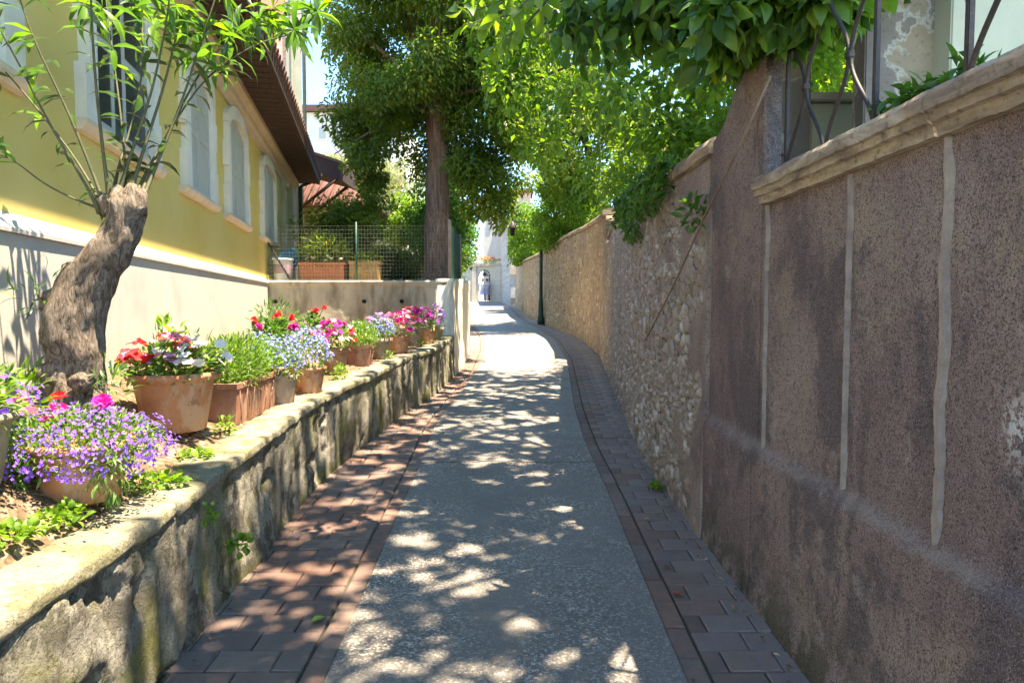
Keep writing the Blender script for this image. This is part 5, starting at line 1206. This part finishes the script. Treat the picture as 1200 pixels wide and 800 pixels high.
tree('dark_hedge', 'low dark green hedge behind the wire fence and left of the big trunk', (-2.6, 16.2, 2.0), densify([(-2.6,16.2,1.95),(-2.6,16.2,2.6)]), lerp_r([.05,.02]), M['bark'], (cen, rad), 260, .09, .045, M['lf_mid'], None, seed=72, nl=14, lr=.02, cat='hedge')
rng = np.random.default_rng(76)
cen, rad = ell_clusters((-3.35, 14.0, 3.0), (.85,.6,.75), 45, .22, .42, rng, .1); c2, r2 = ell_clusters((-2.9, 14.2, 4.0), (.35,.4,.8), 14, .2, .35, rng, .1)
cen = np.concatenate([cen,c2]); rad = np.concatenate([rad,r2])
tree('dark_shrub', 'dark leafy shrub standing behind the orange trough in front of the tiled house', (-3.3, 14.0, 1.97), densify([(-3.3,14,1.9),(-3.3,14,3.2)]), lerp_r([.05,.02]), M['bark'], (cen, rad), 210, .10, .035, M['lf_mid'], None, seed=77, nl=14, lr=.02, cat='shrub')
# shade tree rooted behind the right wall; its crown hangs over the lane
rng = np.random.default_rng(81)
def keepH(P):
    e = P[:,0]-SXY[0]*(P[:,2]-.5); gy = P[:,1]-SXY[1]*(P[:,2]-.5); edge = e > np.interp(gy, [0,2.8,3.4,12], [-1.30,-1.32,-1.62,-1.50])+.35*(vn(gy*3, e*0, 9)-.5)
    return edge & (P[:,2] > 4.5) & (P[:,1] < 8.6+.8*vn(P[:,0], P[:,2], 2)) & ~((P[:,1] > 2) & (proj(P)[1] > -15))
n_ = 150; cen = np.stack([rng.uniform(1.2, 5.6, n_), rng.uniform(-1.2, 8.6, n_), rng.uniform(7.2, 11.2, n_)], 1); rad = rng.uniform(.55, .95, n_)
c2, r2 = ell_clusters((1.75, 4.3, 3.45), (1.0,.9,.55), 44, .24, .40, rng, .0)
c3, r3 = ell_clusters((.95, 4.9, 3.70), (.9,.9,.38), 34, .22, .36, rng, .0)
c4, r4 = ell_clusters((1.12, 3.35, 2.98), (.42,.35,.22), 20, .14, .24, rng, .0)
cA = np.concatenate([c2,c3,c4,c4+[.15,.1,.05]]); rA = np.concatenate([r2,r3,r4*.6,r4*.6])
def keepA(P):
    x, y = proj(P); n = vn(P[:,0]*4, P[:,1]*4, 6)*34
    low = np.interp(x, [560,640,680,720,760,800,850,900,940,1000,1010,1090,1200], [-20,30,80,112,120,122,108,62,52,30,-5,-5,-10])
    return (y < low+n-14) & (x > 625+n) & ~sun_gap(P, .06)
stt = tree('shade_tree', 'broad-leaved tree behind the right wall, its dark leafy boughs hanging over the pier', (3.4, 4.9, 2.3),
     densify([(3.4,4.9,2.2),(3.3,4.85,3.4),(3.2,4.7,4.8),(3.3,4.4,6.5),(3.4,4.0,8.2)]), lerp_r([.24,.21,.18,.13,.07]), M['bark'], (cen, rad), 12, .105, .055, M['lf_mid'], keepH, 'kite', seed=82, nl=40, lr=.07, start=(3.3,4.5,6.2), droop=.3)
rng = np.random.default_rng(88); n_ = 46000; P = np.stack([rng.uniform(1.0, 6.0, n_), rng.uniform(-2.0, 9.2, n_), rng.uniform(7.0, 11.5, n_)], 1)  # unseen upper canopy added for shade, thinned to shape the dapples
P = P[keepH(P) & ~sun_gap(P, .047)]; n_ = len(P)
me = leaf_mesh('upper_foliage', P-np.array([3.4,4.9,2.3]), rng.normal(size=(n_,3))+np.array([0,0,-.4]), rng.normal(size=(n_,3))*.6+np.array([0,0,1]), rng.uniform(.12,.18,n_), rng.uniform(.08,.12,n_), 'kite', np.clip(rng.normal(.45,.2,n_),0,1), rng=rng); link('upper_foliage', me, M['lf_mid'], stt)
me = crown_mesh('boughs', cA, rA*1.15, 85, .125, .062, keepA, 'leaf', .7, np.random.default_rng(83)); co = np.empty(len(me.vertices)*3, np.float32); me.vertices.foreach_get('co', co)
me.vertices.foreach_set('co', (co.reshape(-1,3)-np.array([3.4,4.9,2.3],np.float32)).ravel()); me.update(); link('boughs', me, M['lf_big'], stt)
mb = MB(); limbs(mb, (-.15,-.15,1.5), np.array([c for c in cA if keepA(np.array([c]))[0]])-np.array([3.4,4.9,2.3]), .03, np.random.default_rng(84), 22, .3); mb.build('branches', M['bark'], stt)
# bright sprig at top centre
r = empty('overhanging_branch', tuple(at_Y(600, -20, 4.2)), 0, 'thin branch of bright green backlit leaves hanging at the top centre', 'branch')
b = np.array(r.location); rng = np.random.default_rng(91); mb = MB(); PP = []; DD = []
for (poly) in ([(640,-40),(600,-5),(560,12),(530,8)], [(640,-20),(600,18),(570,22),(545,30)], [(650,-10),(620,25),(590,45),(575,60)]):
    p3 = [Vector(at_Y(x, y, 4.2+rng.uniform(-.3,.3))-b) for (x, y) in poly]; mb.tube(p3, [.008,.006,.004,.002], 6)
    for k in range(len(p3)-1):
        for f in np.linspace(0,1,6): PP.append(p3[k].lerp(p3[k+1], f)); DD.append((p3[k+1]-p3[k]).normalized()*.5+Vector((rng.normal()*.6, rng.normal()*.5, rng.uniform(-1,.1))))
mb.build('twig', M['stem'], r)
PP = np.array(PP); DD = np.array(DD); link('leaves', leaf_mesh('leaves', PP, DD, rng.normal(size=PP.shape)*.6+np.array([0,0,1]), rng.uniform(.10,.15,len(PP)), .065, 'leaf', rng.uniform(.3,.9,len(PP))), M['lf_lime'], r)
# ivy on top of the rubble wall
rng = np.random.default_rng(95)
P = np.stack([np.zeros(2600), rng.uniform(5.2,9.2,2600), np.zeros(2600)], 1); P[:,2] = zt1(P[:,1])+.16-rng.random(2600)**2.2*.6*(.25+vn(P[:,1]*2.2, P[:,1]*0, 4)); P[:,0] = XR(P[:,1])+.02-rng.random(2600)*.12
k = P[:,2] > zt1(P[:,1])-.32*np.exp(-((P[:,1]-6.9)/.8)**2)-.12; P = P[k & (vn(P[:,1]*3.5, P[:,2]*3.5, 7) > .35)]; n = len(P)
iv = empty('ivy', (1.2, 7, 2.6), 0, 'green ivy draped over the coping of the grey rubble wall', 'ivy')
link('leaves', leaf_mesh('leaves', P-np.array([1.2,7,2.6]), rng.normal(size=(n,3))*.6+np.array([-.4,0,-.6]), rng.normal(size=(n,3))*.5+np.array([-.8,0,.6]), rng.uniform(.05,.09,n), .05, 'kite'), M['lf_fern'], iv)
# flowers on the gateway cornice
r = empty('cornice_plants', (cxa, YG+.2, gz+zt_+.2), 0, 'orange and green plants growing along the top of the gateway', 'plant')
bush('foliage', r, (0,0,.22), (1.3,.3,.3), 500, .16, .08, M['lf_lime'], 'kite', 96); florets('flowers', r, (0,-.1,.25), (1.2,.3,.28), 120, .14, PT['coral'], 97)
rng = np.random.default_rng(140); P = []
for k in range(900):
    y = rng.uniform(2.4, 16)
    if k < 330: x = float(XR(y))-abs(rng.normal())*.05-.03
    elif k < 560: x = float(XL(y))+abs(rng.normal())*.06+.04
    elif k < 640: x = rng.uniform(float(XL(y))+.1, float(XR(y))-.1)
    else:
        y = rng.uniform(2.2, 11.5); x = float(XL(y))-rng.uniform(.05, .6); P.append((x, y, (gz_bed(x,y) if x < float(XL(y))-.24 else float(g(y))+CH+.085)+.008)); continue
    P.append((x, y, float(g(y))+.012))
P = np.array(P); n_ = len(P)
t = NT('dry_litter'); c_ = t.ramp(t.attr('rnd'), [(0,(.10,.06,.035)),(.4,(.24,.14,.07)),(.7,(.36,.24,.12)),(.9,(.16,.20,.05)),(1,(.5,.4,.2))]); t.out(c_, .8)
tag(link('leaf_litter', leaf_mesh('leaf_litter', P, np.stack([rng.normal(size=n_), rng.normal(size=n_), rng.normal(size=n_)*.15], 1), np.array([0,0,1.])+rng.normal(size=(n_,3))*.2, rng.uniform(.012,.04,n_), rng.uniform(.008,.02,n_), 'kite', rng=rng), t.m), 'dry leaf crumbs scattered along the edges of the paving and the flower bed', 'leaf litter', kind='stuff')
# ------------------------------------------------------------------ fallen leaves
def fleaf(px, py, col, label, s_=.075):
    x, y = on_ground(px, py); me = leaf_mesh('fallen_leaf', [(0,0,0)], [(math.cos(px),math.sin(px),.05)], [(0,0,1)], s_, s_*.6, 'leaf', np.array([.5]), curl=.12)
    o = link('fallen_leaf', me, simple('leaf_%s' % label.split()[0], col, None, 30, .6)); o.location = (x, y, float(g(y))+.014); tag(o, label, 'leaf', 'fallen leaves on the paving')
fleaf(381, 725, (.16,.30,.04), 'green fallen leaf on the left brick strip'); fleaf(785, 697, (.45,.10,.05), 'orange-red fallen leaf on the right brick strip')
fleaf(855, 669, (.40,.40,.06), 'yellow fallen leaf at the foot of the right wall', .05); fleaf(724, 508, (.45,.06,.03), 'small red fallen leaf further up the right brick strip', .06)
fleaf(754, 610, (.42,.38,.16), 'pale fallen leaf on the bricks near the wall foot', .05); fleaf(778, 664, (.24,.09,.06), 'brown fallen leaf left of the orange-red one', .05)
